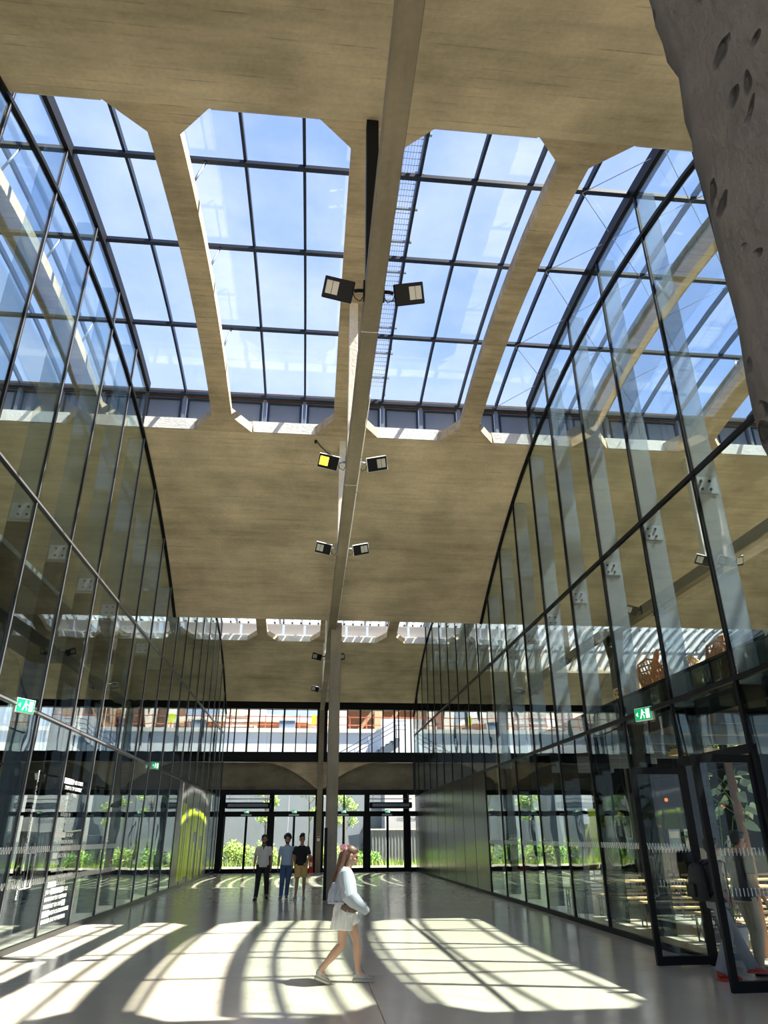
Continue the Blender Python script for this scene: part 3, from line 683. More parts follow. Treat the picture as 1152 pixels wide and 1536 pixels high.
# ------------------------------------------------------------------ floodlights on the ties
M_LED = plain('led_lens', (.42, .43, .40), .25)
M_LEDON = emit('led_lens_lit', (1.0, .72, .05), 2.2)
M_HOUS = plain('floodlight_housing_white', (.62, .62, .60), .45)
def floodlight(x, y, z, s, label, group, dark=False, lit=False, sc=1.0, dz=.95):
    """s = -1 points left of the beam, +1 right"""
    t = empty('floodlight', (x, y, z), label=label, cat='lamp', group=group)
    body = M_BLACK if dark else M_HOUS
    box('wall_plate', -.012*1, .012, -.05, .05, -.14, .14, M_BLACK if dark else M_STEEL, t)
    tube_obj('bracket', [(0, 0, 0), (s*.07, 0, .0), (s*.13, 0, -.015)], .024, M_BLACK if dark else M_STEEL, t, 8)
    m = Matrix.Translation((s*.34*sc, -.02, -.02)) @ Matrix.Rotation(s*-.22, 4, 'Y') @ Matrix.Rotation(-dz, 4, 'X')
    bm = bmesh.new()
    prism(bm, [(-.2*sc, -.14*sc, .0), (.2*sc, -.14*sc, .0), (.2*sc, .14*sc, .0), (-.2*sc, .14*sc, .0)], (0, 0, .05))
    bmesh.ops.transform(bm, matrix=m, verts=bm.verts); done(bm, 'housing', body, t, bevel=.008)
    bm = bmesh.new()
    prism(bm, [(-.19*sc, -.13*sc, -.006), (.19*sc, -.13*sc, -.006), (.19*sc, .13*sc, -.006), (-.19*sc, .13*sc, -.006)], (0, 0, .005))
    bmesh.ops.transform(bm, matrix=m, verts=bm.verts); done(bm, 'face_plate', M_BLACK, t)
    for q in (0, 1):
        x0 = s*(.0+.085*q)*sc; x1 = x0+s*.078*sc; bm = bmesh.new()
        prism(bm, [(x0, -.09*sc, -.012), (x1, -.09*sc, -.012), (x1, .08*sc, -.012), (x0, .08*sc, -.012)], (0, 0, .005))
        bmesh.ops.transform(bm, matrix=m, verts=bm.verts); done(bm, 'lens', M_LEDON if lit else M_LED, t)
    bm = bmesh.new()
    for k in range(7):
        bm_box(bm, (-.17+.05*k)*sc, (-.155+.05*k)*sc, -.12*sc, .12*sc, .05, .072)
    bmesh.ops.transform(bm, matrix=m, verts=bm.verts); setp(done(bm, 'cooling_fin', body, t), kind='stuff')
    tube_obj('cable', [(s*.15, 0, -.03), (s*.12, -.01, -.14), (s*.05, .0, -.18), (0, 0, -.08)], .007, M_BLACK, t, 5)
    return t
for i, (yy_, dark) in enumerate(((7.27, True), (12.0, False), (16.5, False))):
    w_ = ('topmost pair by the roof glass', 'middle pair', 'lowest pair of the near vault')[i]
    for s in (-1, 1):
        floodlight(.62+s*.13, yy_, 8.24, s, '%s floodlight on the %s of the tie beam, %s%s' % ('black' if dark else 'pale', 'left' if s < 0 else 'right', w_, ', lit yellow' if i == 1 and s < 0 else ''), 'floodlights on the tie beam', dark, i == 1 and s < 0)
for yy_, a in ((29.0, 'upper'), (36.0, 'lower')):
    for s in (-1, 1): floodlight(.62+s*.13, yy_, 8.42, s, 'small floodlight in the far vault, %s pair, %s of the beam' % (a, 'left' if s < 0 else 'right'), 'floodlights in the far vault', yy_ < 30)
for yy_ in (12.0, 16.5, 21.0):
    for s in (-1, 1): floodlight(10.52+s*.13, yy_, 8.24, s, 'pale floodlight on the %s of the table side tie beam, %s pair' % ('left' if s < 0 else 'right', {12.0: 'near', 16.5: 'middle', 21.0: 'far'}[yy_]), 'floodlights on the table side tie', yy_ > 20)
for yy_ in (16.5, 21.0):
    for s in (-1, 1): floodlight(-9.28+s*.13, yy_, 8.24, s, 'pale floodlight on the %s of the lettering side tie beam, %s pair' % ('left' if s < 0 else 'right', {16.5: 'near', 21.0: 'far'}[yy_]), 'floodlights on the lettering side tie', False)
# thin bright edge conduit on the right of the main tie
co = empty('conduit', label='thin pale cable clipped along the underside edge of the main tie beam', cat='cable')
tube_obj('cable', [(.755, y, 8.10+.01*math.sin(y*3)) for y in frange(9.5, 23, 30)], .009, M_WHITE, co, 5)
for y in frange(10, 22, 8): box('clip', .742, .765, y-.01, y+.01, 8.085, 8.12, M_STEEL, co)
lc = empty('loose_cable', label='thin loose black cable drooping along the vault beside the central rib', cat='cable')
tube_obj('cable', [(-.12, 16.92, S1(16.92)-.02), (.0, 17.1, S1(17.1)-.05), (.2, 17.3, S1(17.3)-.07), (.4, 17.5, S1(17.5)-.05), (.52, 17.55, S1(17.55)-.2)], .012, M_BLACK, lc, 5)
box('clip', -.18, -.12, 16.88, 16.93, 11.47, 11.56, M_BLACK, lc)
# ------------------------------------------------------------------ exit signs
M_GREEN = emit('exit_green', (.0, .36, .13), .7); M_PICT = emit('exit_white', (.8, 1, .85), 1.2)
def exit_sign(x, y, z, rz, label, sc=1.0, group='green exit signs'):
    t = empty('exit_sign', (x, y, z), rz, label=label, cat='sign', group=group)
    box('case', -.17*sc, .17*sc, -.03, .03, -.10*sc, .10*sc, M_WHITE, t); box('green_face', -.16*sc, .16*sc, -.037, -.03, -.09*sc, .09*sc, M_GREEN, t)
    bm = bmesh.new()                                # running man, door and arrow
    def q(pts): prism(bm, [(a*sc, -.037, c*sc) for a, c in pts], (0, -.003, 0))
    q([(-.02, .045), (.005, .045), (.005, .07), (-.02, .07)]); q([(-.035, .0), (.0, .0), (.01, .04), (-.025, .04)])
    q([(-.035, .0), (-.015, .0), (-.045, -.07), (-.065, -.065)]); q([(-.015, 0), (.002, 0), (.03, -.035), (.02, -.07), (.008, -.065), (.014, -.035)])
    q([(.0, .035), (.045, .02), (.045, .008), (.0, .02)]); q([(.06, -.07), (.13, -.07), (.13, .07), (.06, .07)]); q([(-.14, 0), (-.10, .035), (-.10, -.035)])
    o = done(bm, 'pictogram', M_PICT, t); o['kind'] = 'stuff'
    return t
for i, ((a, c), nm_) in enumerate(zip(DP[:4], ('leftmost', 'second', 'third', 'rightmost'))):
    exit_sign((a+c)/2, 41.42, 2.92, 0, 'green exit sign over the %s pair of far doors' % nm_, .8)
exit_sign(5.80, 12.23, 3.62, -1.15, 'green exit sign on the glass wall above the open doors', 1.1)
exit_sign(-4.66, 12.34, 3.66, 1.1, 'green exit sign on the lettered glass wall, nearest the camera', 1.1)
exit_sign(-4.66, 23.26, 3.68, 1.1, 'green exit sign farther along the lettered glass wall', 1.0)
# air curtains
for x0, x1, l in ((-4.35, -1.95, 'long black air curtain above the leftmost far doors'), (3.3, 5.6, 'long black air curtain above the rightmost far doors')):
    t = empty('air_curtain', ((x0+x1)/2, 41.2, 3.2), label=l, cat='heater'); h = (x1-x0)/2
    box('casing', -h, h, -.22, .22, -.12, .17, M_BLACK, t, bevel=.03); box('outlet', -h+.1, h-.1, -.1, .1, -.14, -.12, M_SLATE, t)
    box('grille', -h+.15, h-.15, -.235, -.22, -.05, .1, M_SLATE, t)
    for x in (-h+.2, h-.2): tube_obj('hanger_rod', [(x, 0, .17), (x, 0, .6)], .012, M_STEEL, t, 5)
    tube_obj('pipe', [(-h, -.1, .34), (h, -.1, .34)], .025, M_STEEL, t, 6)
# fire extinguisher by the facade pier
t = empty('fire_extinguisher', (.27, 41.0, .0), label='red fire extinguisher standing beside the pier at the far doors', cat='extinguisher')
M_RED = plain('extinguisher_red', (.55, .02, .015), .3)
tube_obj('cylinder', [(0, 0, .02), (0, 0, .06), (0, 0, .62), (0, 0, .70), (0, 0, .74)], .1, M_RED, t, 16, rs=[.10, .115, .115, .08, .04])
tube_obj('valve', [(0, 0, .74), (0, 0, .82)], .025, M_STEEL, t, 8); box('lever', -.09, .03, -.015, .015, .80, .83, M_BLACK, t)
tube_obj('hose', [(.02, -.03, .79), (.1, -.06, .7), (.13, -.06, .45), (.13, -.05, .3)], .014, M_BLACK, t, 6)
box('paper_label', -.06, .06, -.121, -.116, .3, .5, M_WHITE, t)
t = empty('fire_notice', (.62, 41.272, 1.6), label='small fire instruction notice on the pier above the extinguisher', cat='sign'); box('plate', -.07, .07, -.01, .0, -.12, .12, M_WHITE, t); box('red_band', -.06, .06, -.014, -.01, .02, .1, M_RED, t)
# pendant lamps behind the left glass
for k, (x, y) in enumerate(((-6.3, 27.0), (-5.40, 27.7))):
    t = empty('pendant_lamp', (x, y, 2.75), label='wide black dome pendant behind the lettered wall, %s of the two' % ('leftmost' if k == 0 else 'rightmost'), cat='lamp', group='black dome pendants')
    bm = bmesh.new(); prof = [(.42, -.10), (.40, -.02), (.30, .06), (.14, .12), (.05, .16), (.03, .22)]; R = []
    for r_, z_ in prof: R.append([bm.verts.new((r_*math.cos(a*math.pi/12), r_*math.sin(a*math.pi/12), z_)) for a in range(24)])
    for a, c in zip(R, R[1:]):
        for k2 in range(24): bm.faces.new([a[k2], a[(k2+1) % 24], c[(k2+1) % 24], c[k2]])
    o = done(bm, 'shade', M_BLACK, t, smooth=True); o.modifiers.new('s', 'SOLIDIFY').thickness = .01
    tube_obj('cord', [(0, 0, .22), (0, 0, S2(y)-2.75+.02)], .008, M_BLACK, t, 5); bm = bmesh.new(); bmesh.ops.create_uvsphere(bm, u_segments=10, v_segments=8, radius=.06); done(bm, 'bulb', M_WHITE, t, smooth=True)
# grey and lime panels on the far part of the left wall
M_OLIVE = plain('olive_vinyl', (.16, .20, .035), .5)
pl_ = empty('lime_graphic', label='lime green vinyl blocks on the grey panels of the far left wall', cat='graphic')
pat = ['110', '111', '100', '111', '101', '111', '111']
lay = [(29.9, .9, .2, 2.9), (31.0, .45, .2, 2.2), (31.5, .85, .3, 2.75), (32.7, .4, .2, 2.8), (33.2, .9, 1.9, 2.7), (33.3, .5, .1, 1.5), (34.4, .5, .2, 2.75), (35.1, .9, 1.75, 2.7), (35.2, .5, .2, 1.2), (36.4, .5, .2, 2.6)]
for y, l_, z0, z1 in lay: box('lime_block', -4.737, -4.730, y, y+l_, z0, z1, M_LIME, pl_)
# ------------------------------------------------------------------ vinyl lettering on the left glass
M_VIN = plain('white_vinyl', (.85, .87, .88), .6); M_VINB = plain('black_vinyl', (.012, .012, .014), .5)
tx = empty('glass_lettering', label='many lines of small white capitals stuck on the left glass wall', cat='lettering')
lines = ['COLLECTIF LES CHEFS', 'DISPOSITIF OUVERT', 'LES METIERS', 'INCUBATEUR', 'VIVRE ICI', 'ATELIER 18', 'ESPACE LAB', 'DESIGN', 'THE BOOM GROUP', 'EN VERSION PLEINE', 'RESIDENCE DE', 'CAFE LECTURE 10', 'ESPACES', 'BIBLIOTHEQUE', 'BUSINESS PARTNER GREEN', 'SCENE 1 OUVERTE', 'JEU COMMUNAUTE ICE', 'BUREAUX EXPOSITION', 'INTERNET GROUPE LA', 'CREER DES HOLOGRAMMES', 'BUILDER ENTREPRENEUR']
boxed = {0: (0, 9), 4: (0, 5), 8: (0, 8), 11: (0, 4), 15: (0, 7), 16: (4, 10), 18: (15, 3), 19: (0, 5)}
for i, s_ in enumerate(lines):
    z = 2.72-i*.121; y0 = 15.3
    o = font_mesh('text_line', s_, .098, M_VIN, tx, depth=.001, align='LEFT', sx=1.0); wd = max(v.co.x for v in o.data.vertices)
    k = min(1.28, 1.6/wd); o.scale = (k, 1, 1); ind = (0, .1, .25, .05)[i % 4] if wd*k < 1.2 else 0
    o.location = (XL+.012, y0+ind, z); o.rotation_euler = (math.pi/2, 0, math.pi/2); o['kind'] = 'stuff'
    if i in boxed:
        a, n_ = boxed[i]; cw = wd*k/len(s_)
        box('white_bar', XL+.010, XL+.0125, y0+ind+a*cw, y0+ind+(a+n_)*cw, z-.045, z+.055, M_VIN, tx)
vt = empty('vertical_lettering', label='vertical line of white capitals beside the left glass door handle', cat='lettering')
for i, ch in enumerate('ESPACE CONGRES OUVERT PARK'):
    if ch == ' ': continue
    o = font_mesh('letter', ch, .10, M_VIN, vt, depth=.001, sx=1.2); o.location = (XL+.012, 13.83, 2.75-i*.078); o.rotation_euler = (math.pi/2, -math.pi/2*0, math.pi/2)
def manifest(x, s, y0, y1, zs, label):
    t = wl_ if x < 0 else wr_
    for z in zs:
        bm = bmesh.new(); n_ = int((y1-y0)/.055)
        for i in range(n_):
            y = y0+i*.055
            if (y-3.67) % 1.917 < .06: continue
            d = .028 if i % 2 else -.028
            prism(bm, [(x, y-.007-d/2, z-.05), (x, y+.007-d/2, z-.05), (x, y+.007+d/2, z+.05), (x, y-.007+d/2, z+.05)], (s*.002, 0, 0))
        setp(done(bm, 'zigzag_band', M_VIN, t), kind='stuff')
manifest(XL+.010, 1, 9.6, 20.5, (1.52, 1.0), 'two rows of white zigzag safety marks along the left glass')
manifest(XR-.012, 1, 11.5, 26, (1.52,), 'row of pale zigzag safety marks along the right glass')
# long bar handles of the glass door in the left wall
t = empty('door_pull', (XL+.01, 14.5, 0), label='pale rectangular bar handles of the left glass wall door', cat='handle')
for y in (-.62, -.36):
    tube_obj('bar', [(.0, y, .92), (.09, y, .94), (.09, y, 1.46), (.0, y, 1.48)], .016, M_WHITE, t, 6)
# ------------------------------------------------------------------ open entrance doors in the right wall
def leaf(n_, hx, hy, ang, label, handle=True):
    d = empty('door_%d' % n_, (hx, hy, 0), ang, kind='structure')
    W_, H_ = .88, 2.66
    box('stile', -.0, .085, -.03, .03, .02, H_, M_BLACK, d); box('stile', W_-.085, W_, -.03, .03, .02, H_, M_BLACK, d)
    box('bottom_rail', .085, W_-.085, -.03, .03, .02, .13, M_BLACK, d); box('top_rail', .085, W_-.085, -.03, .03, H_-.1, H_, M_BLACK, d)
    box('glass_panel', .085, W_-.085, -.006, .006, .13, H_-.1, M_GLASSD, d)
    for s in (-1, 1):
        tube_obj('pull_handle', [(W_-.13, s*.01, .88), (W_-.13, s*.10, .90), (W_-.13, s*.10, 1.38), (W_-.13, s*.01, 1.40)], .014, M_ALU, d, 6)
    box('door_closer', .12, .5, -.09, -.035, H_-.09, H_-.02, M_ALU, d)
    bm = bmesh.new()
    for z in (1.5, 1.05):
        for i in range(12): bm_box(bm, .12+i*.052, .13+i*.052, -.011, -.007, z-.045, z+.045)
    setp(done(bm, 'marking', M_VIN, d), kind='stuff')
leaf(20, XR, 11.33, math.pi+.02, '')
leaf(21, XR, 9.40, math.pi+.04, '')
fr = empty('door_22', kind='structure')
box('head_rail', XR-.06, XR+.06, 9.35, 11.38, 2.68, 2.80, M_BLACK, fr); box('jamb', XR-.05, XR+.05, 9.33, 9.40, 0, 2.7, M_BLACK, fr); box('jamb', XR-.05, XR+.05, 11.33, 11.40, 0, 2.7, M_BLACK, fr)
box('fanlight', XR-.01, XR+.01, 9.42, 11.30, 2.80, 3.645, M_GLASS, fr)
# ------------------------------------------------------------------ beer tables and benches
M_PINE = plain('pine_boards', (.62, .42, .20), .5, var=.2, vs=5); M_GRN = plain('dark_green_steel', (.03, .05, .04), .45)
def legs_frame(bm, x, h, w_):
    for y in (-w_/2, w_/2): tube(bm, [(x, y, 0), (x, y, h-.04)], .014, 6)
    tube(bm, [(x, -w_/2, .06), (x, w_/2, h-.1)], .009, 5); tube(bm, [(x, w_/2, .06), (x, -w_/2, h-.1)], .009, 5); tube(bm, [(x, -w_/2, h-.05), (x, w_/2, h-.05)], .012, 6); tube(bm, [(x, -w_/2, .02), (x, w_/2, .02)], .012, 6)
def trestle(kind, w_, h, L_):
    t = empty(kind)
    nb_ = 4 if kind == 'beer_table' else 2
    for k in range(nb_):
        a = -w_/2+k*w_/nb_; box('board', -L_/2, L_/2, a+.004, a+w_/nb_-.004, h-.03, h, M_PINE, t)
    for x in (-L_/2+.3, L_/2-.3):
        bm = bmesh.new(); legs_frame(bm, x, h, w_*.8); o = done(bm, 'leg_frame', M_GRN, t); o['kind'] = 'stuff'
    return t
tab0 = trestle('beer_table', .55, .76, 2.2); ben0 = trestle('beer_bench', .26, .46, 2.2)
rowsY = (13.0, 15.3, 17.6, 19.9); first_t = first_b = True
for j, y in enumerate(rowsY):
    for i, x in enumerate((7.65, 10.0, 12.35)):
        pos = ('first', 'second', 'third', 'last')[j]+' row, '+('nearest the glass', 'middle column', 'farthest from the glass')[i]
        t = tab0 if first_t else copy_tree(tab0); first_t = False
        t.location = (x, y, 0); t.rotation_euler = (0, 0, 0.0); setp(t, 'pine beer table on dark trestle legs, '+pos, 'table', 'beer tables behind the right glass')
        for s in (-1, 1):
            t = ben0 if first_b else copy_tree(ben0); first_b = False
            t.location = (x+.03, y+s*.62, 0); setp(t, 'narrow pine bench %s its table, %s' % ('in front of' if s < 0 else 'behind', pos), 'bench', 'beer benches behind the right glass')
# ------------------------------------------------------------------ pile of bentwood chairs on the gallery
M_WOODC = plain('orange_wicker', (.58, .25, .10), .6, var=.25, vs=20); M_CANE = plain('honey_cane', (.85, .62, .34), .6, var=.2, vs=20)
def cane_chair(m):
    t = empty('cane_chair')
    for x, y in ((-.2, -.2), (.2, -.2), (-.2, .2), (.2, .2)): tube_obj('leg', [(x*1.15, y*1.15, 0), (x, y, .42)], .018, m, t, 6)
    bm = bmesh.new(); ring = [(.23*math.cos(a*math.pi/8), .23*math.sin(a*math.pi/8), .43) for a in range(17)]; tube(bm, ring, .03, 6, cap=False)
    for k in range(-3, 4): bm_box(bm, -.2, .2, k*.06-.008, k*.06+.008, .425, .435); bm_box(bm, k*.06-.008, k*.06+.008, -.2, .2, .43, .44)
    setp(done(bm, 'seat', m, t), kind='stuff')
    bm = bmesh.new(); arch = [(-.22, .18, .42), (-.25, .26, .7), (-.18, .3, .95), (0, .32, 1.02), (.18, .3, .95), (.25, .26, .7), (.22, .18, .42)]; tube(bm, arch, .026, 6)
    for k in range(-3, 4): tube(bm, [(k*.055, .2, .43), (k*.06, .31, .98-.01*k*k)], .014, 5)
    for z in (.55, .68, .8, .9): tube(bm, [(-.22, .24+.08*(z-.5), z), (.22, .24+.08*(z-.5), z)], .014, 5)
    setp(done(bm, 'back', m, t), kind='stuff')
    tube_obj('armrest', [(-.22, .2, .65), (-.27, -.05, .66), (-.24, -.2, .6), (-.2, -.2, .42)], .016, m, t, 6); tube_obj('armrest', [(.22, .2, .65), (.27, -.05, .66), (.24, -.2, .6), (.2, -.2, .42)], .016, m, t, 6)
    return t
cc = [cane_chair(M_CANE), cane_chair(M_WOODC)]
spots = [(7.0, 15.3, 3.70, 0, 0, .3, 0, 'honey cane chair upright on the gallery, leftmost of the pile'), (7.0, 14.4, 3.70, 0, 0, 1.2, 0, 'honey cane chair upright near the left end of the pile'), (7.05, 13.4, 3.70, 0, 0, 2.0, 1, 'orange cane chair upright at the foot of the pile'),
         (7.0, 14.85, 4.0, .25, .1, .8, 0, 'honey cane chair stacked tilted on the two leftmost'), (7.05, 13.9, 3.98, -.2, .2, 2.6, 1, 'orange cane chair stacked on the second tier of the pile'), (7.05, 14.3, 4.2, .5, 0, 1.0, 1, 'orange cane chair on the very top of the pile'),
         (7.1, 12.2, 3.70, 0, 0, .4, 0, 'honey cane chair upright right of the big pile'), (7.1, 11.5, 3.70, 0, 0, 2.2, 1, 'orange cane chair upright at the right end of the pile'), (7.1, 11.9, 4.0, .6, .2, 1.6, 1, 'orange cane chair lying tilted on the two rightmost')]
used = [False, False]
for (x, y, z, rx, ry, rz, m_, lab) in spots:
    t = cc[m_] if not used[m_] else copy_tree(cc[m_]); used[m_] = True
    t.location = (x, y, z); t.rotation_euler = (rx, ry, rz); setp(t, lab, 'chair', 'cane chairs piled on the gallery')
# ------------------------------------------------------------------ dark partition with big olive letters, banners, posters
lw = empty('letter_partition', label='black partition with huge olive green capital letters at the back of the table side', cat='partition')
for k in range(6): box('partition_panel', 13.6+1.6*k, 15.18+1.6*k, 35.5, 35.6, 0, 3.9, M_BLACK, lw)
bk = empty('dark_backdrop', label='plain black partition added to darken the view behind the beer tables', cat='partition')  # added black screen, keeps the view through the open doors dark
for k in range(7): box('partition_panel', 10.9+1.7*k, 12.58+1.7*k, 23.0, 23.1, 0, 5.4, M_BLACK, bk)
f = font_mesh('big_letters', 'CRI', 2.9, M_OLIVE, lw, depth=.01, align='LEFT'); f.location = (13.65, 35.48, 1.42); f.rotation_euler = (math.pi/2, 0, 0); f.scale = (.72, 1.22, 1); f['kind'] = 'stuff'
def banner(x, y, z0, z1, w_, rz, mat, label):
    t = empty('banner', (x, y, 0), rz, label=label, cat='banner')
    box('sheet', -w_/2, w_/2, -.004, .004, z0, z1, mat, t); box('base_bar', -w_/2-.02, w_/2+.02, -.08, .08, 0, .05, M_STEEL, t); box('pole', -.012, .012, .006, .03, .05, z1, M_STEEL, t)
    return t
banner(11.2, 30.0, .5, 2.1, .5, .1, plain('olive_sheet', (.35, .38, .10), .6), 'olive green roll-up banner standing near the far doors behind the glass')
banner(9.0, 23.4, .9, 2.45, .5, .1, M_LIME, 'bright lime banner seen through the first open door leaf')
banner(7.75, 12.0, .4, 2.05, .42, .25, plain('pale_yellow_sheet', (.72, .72, .30), .6), 'tall pale yellow banner behind the man in the dark shirt')
def poster(x, y, z, w_, h_, label, cols):
    t = empty('poster_stand', (x, y, 0), label=label, cat='poster')
    box('board', -w_/2, w_/2, -.01, .01, z-h_/2, z+h_/2, cols[0], t); box('print', -w_/2+.04, w_/2-.04, -.014, -.01, z+.02, z+h_/2-.05, cols[1], t); box('print', -w_/2+.05, w_/2-.05, -.014, -.01, z-h_/2+.05, z-.04, cols[2], t)
    box('foot', -.2, .2, -.12, .12, 0, .03, M_BLACK, t); box('stem', -.02, .02, .01, .03, .03, z, M_BLACK, t)
PB, PW = plain('poster_teal', (.22, .40, .42), .5), plain('poster_white', (.72, .76, .70), .5)
poster(10.2, 24.8, 1.95, .34, .6, 'upper small poster board in front of the olive letters', (plain('poster_grey', (.25, .25, .25), .5), PW, PB))
poster(10.55, 24.4, 1.30, .45, .62, 'lower white and teal poster board in front of the olive letters', (PW, PB, PW))
poster(9.3, 19.0, 1.6, .34, .45, 'pale blue poster leaning beside the lime banner', (plain('poster_blue', (.30, .36, .50), .5), PW, PB))
poster(9.75, 19.0, 1.6, .34, .45, 'white poster right of the pale blue one', (PW, PB, PW))
# small amber lamps
M_AMB = emit('amber_bulb', (1.0, .20, .02), 2.0)
for k, (x, y, z) in enumerate(((9.0, 18.5, 2.5), (9.0, 19.1, 1.9), (9.0, 15.9, 2.25), (9.0, 15.3, 1.9), (9.0, 16.6, 1.95))):
    t = empty('amber_lamp', (x, y, z), label='small glowing amber lamp hanging behind the open doors, %s' % ('above the lime banner', 'left of the lime banner', 'highest by the leafy plant', 'lowest by the leafy plant', 'left of the wooden post')[k], cat='lamp', group='amber lamps')
    bm = bmesh.new(); bmesh.ops.create_uvsphere(bm, u_segments=10, v_segments=8, radius=.045); done(bm, 'globe', M_AMB, t, smooth=True)
    tube_obj('cord', [(0, 0, .05), (0, 0, 3.02-z)], .006, M_BLACK, t, 5); tube_obj('cap', [(0, 0, .05), (0, 0, .1)], .03, M_BLACK, t, 8)
t = empty('lamp_rail', label='thin black rail on posts carrying the amber lamps behind the doors', cat='rail')
box('rail', 8.97, 9.03, 14.1, 19.5, 3.0, 3.06, M_BLACK, t)
for y in (14.15, 18.72): box('post', 8.98, 9.02, y-.02, y+.02, 0, 3.0, M_BLACK, t)
# plants behind the doors
t = empty('climbing_plant', (7.0, 11.92, 0), label='large leaved plant climbing a wooden post behind the open doors', cat='plant')
tube_obj('post', [(0, 0, 0), (.02, .0, 1.4), (-.03, 0, 2.9)], .07, plain('reddish_post', (.30, .14, .07), .7), t, 10)
rnd = random.Random(3); M_BIG = plain('pale_big_leaf', (.50, .66, .42), .45, var=.25, vs=5)
def big_leaf(name, p, d, sz, mat, par):
    d = Vector(d).normalized(); s = d.orthogonal().normalized(); s = (s+d.cross(s)*rnd.uniform(-.8, .8)).normalized(); n_ = d.cross(s)
    V = []; 
    for a, w_ in ((0, .12), (.2, .5), (.45, .62), (.75, .4), (1, .02)): V.append((a, w_))
    bm = bmesh.new(); L_ = [];
    for a, w_ in V:
        c = Vector(p)+d*a*sz - Vector((0, 0, 1))*a*a*sz*.35
        L_.append((bm.verts.new(c-s*w_*sz*.6+n_*.02*w_), bm.verts.new(c-n_*.03), bm.verts.new(c+s*w_*sz*.6+n_*.02*w_)))
    for a, b2 in zip(L_, L_[1:]):
        bm.faces.new((a[0], a[1], b2[1], b2[0])); bm.faces.new((a[1], a[2], b2[2], b2[1]))
    return done(bm, name, mat, par)
for k in range(34):
    z = rnd.uniform(1.85, 2.7); a = rnd.uniform(0, 6.28); r_ = rnd.uniform(.05, .4)
    big_leaf('leaf', (math.cos(a)*r_-.1, math.sin(a)*r_, z), (math.cos(a), math.sin(a), rnd.uniform(-.3, .5)), rnd.uniform(.16, .26), M_BIG, t)
for k in range(8): tube_obj('stem', [(0, 0, 1.6+k*.12), (rnd.uniform(-.4, .3), rnd.uniform(-.3, .3), 2.0+k*.1)], .009, M_LEAF[1], t, 5)
t = empty('fan_palm', (6.5, 11.85, 0), label='dark fan leaved potted palm below the climbing plant', cat='plant')
tube_obj('pot', [(0, 0, 0), (0, 0, .02), (0, 0, .42), (0, 0, .44)], .2, M_SLATE, t, 14, rs=[.15, .16, .22, .22])
for k in range(16):
    a = k*2.4; z = 1.0+k*.075; c = (math.cos(a)*.32, math.sin(a)*.32, z)
    tube_obj('stem', [(0, 0, .4), (math.cos(a)*.12, math.sin(a)*.12, z*.6), c], .008, M_LEAF[1], t, 5)
    bm = bmesh.new(); pa = Vector((math.cos(a), math.sin(a), .1)).normalized(); sd_ = pa.cross(Vector((0, 0, 1))).normalized()
    for j in range(-4, 5):
        d = (pa*math.cos(j*.3)+sd_*math.sin(j*.3)); q = Vector(c)+d*.28-Vector((0, 0, .09)); mm = Vector(c)+d*.14; s = d.cross(Vector((0, 0, 1))).normalized()*.014
        vs = [bm.verts.new(v) for v in (Vector(c), mm+s, q, mm-s)]; bm.faces.new(vs)
    done(bm, 'fan_leaf', plain('palm_leaf', (.05, .12, .06), .5, var=.3), t)['kind'] = 'stuff'
t = empty('hanging_greenery', (8.3, 14.6, 3.3), label='tray of trailing greenery under the gallery behind the doors', cat='plant')
box('tray', -.9, .6, -.2, .2, -.12, 0, M_PINE, t); leaf_cloud('foliage', [((-.2, 0, .02), (.9, .25, .14)), ((-.6, 0, -.12), (.4, .2, .2))], 900, .09, M_LEAF[0], t, 77)
for x in (-.8, .5): tube_obj('hanging_rod', [(x, 0, 0), (x, 0, .12)], .01, M_BLACK, t, 5)
t = empty('counter', (12.4, 21.8, 0), label='small pale counter with poster front behind the man at the door', cat='counter')
box('front', -.7, .6, -.02, .02, .0, 1.3, plain('counter_print', (.40, .38, .30), .6), t); box('top', -.74, .64, -.1, .5, 1.3, 1.34, M_PINE, t); box('side', -.7, -.66, .02, .45, .0, 1.3, M_BLACK, t); box('side', .56, .6, .02, .45, .0, 1.3, M_BLACK, t)
box('print', -.6, .1, -.03, -.02, .75, 1.2, plain('counter_poster_blue', (.25, .42, .45), .5), t); box('print', -.6, .5, -.03, -.02, 1.21, 1.28, plain('counter_poster_red', (.5, .14, .1), .5), t)
t = empty('white_bottle', (12.35, 21.85, 1.34), label='slim white bottle standing on the small counter', cat='bottle')
tube_obj('body', [(0, 0, 0), (0, 0, .02), (0, 0, .18), (0, 0, .24), (0, 0, .33)], .06, M_WHITE, t, 12, rs=[.06, .065, .065, .03, .022]); tube_obj('cap', [(0, 0, .33), (0, 0, .36)], .026, M_BLACK, t, 8)
# ------------------------------------------------------------------ maintenance ladder on the roof glass
t = empty('roof_walkway', label='metal maintenance walkway with rungs lying outside on the roof glass', cat='walkway')
zr = lambda y: G1(y)+.45
for x in (1.22, 1.72): sweep('side_rail', frange(7.5, 17, 10), zr, x, x+.04, 0, .10, M_STEEL, t)
bm = bmesh.new()
for k in range(60): y = 7.5+k*.16; bm_box(bm, 1.26, 1.72, y, y+.012, zr(y)+.02, zr(y)+.035)
for k in range(8): x = 1.28+k*.055; prism(bm, [(x, 7.5, zr(7.5)+.02), (x, 12, zr(12)+.02), (x, 17, zr(17)+.02), (x, 17, zr(17)+.03), (x, 12, zr(12)+.03), (x, 7.5, zr(7.5)+.03)], (.006, 0, 0))
setp(done(bm, 'grating', M_STEEL, t), kind='stuff')
for k in range(10): y = 8+k*.95; box('rung', 1.1, 1.85, y-.025, y+.025, zr(y)-.05, zr(y), M_STEEL, t)
for k in range(6):
    y = 7.8+k*1.8
    for x in (1.24, 1.74): box('foot', x-.02, x+.02, y-.02, y+.02, G1(y)+.04, zr(y), M_STEEL, t)
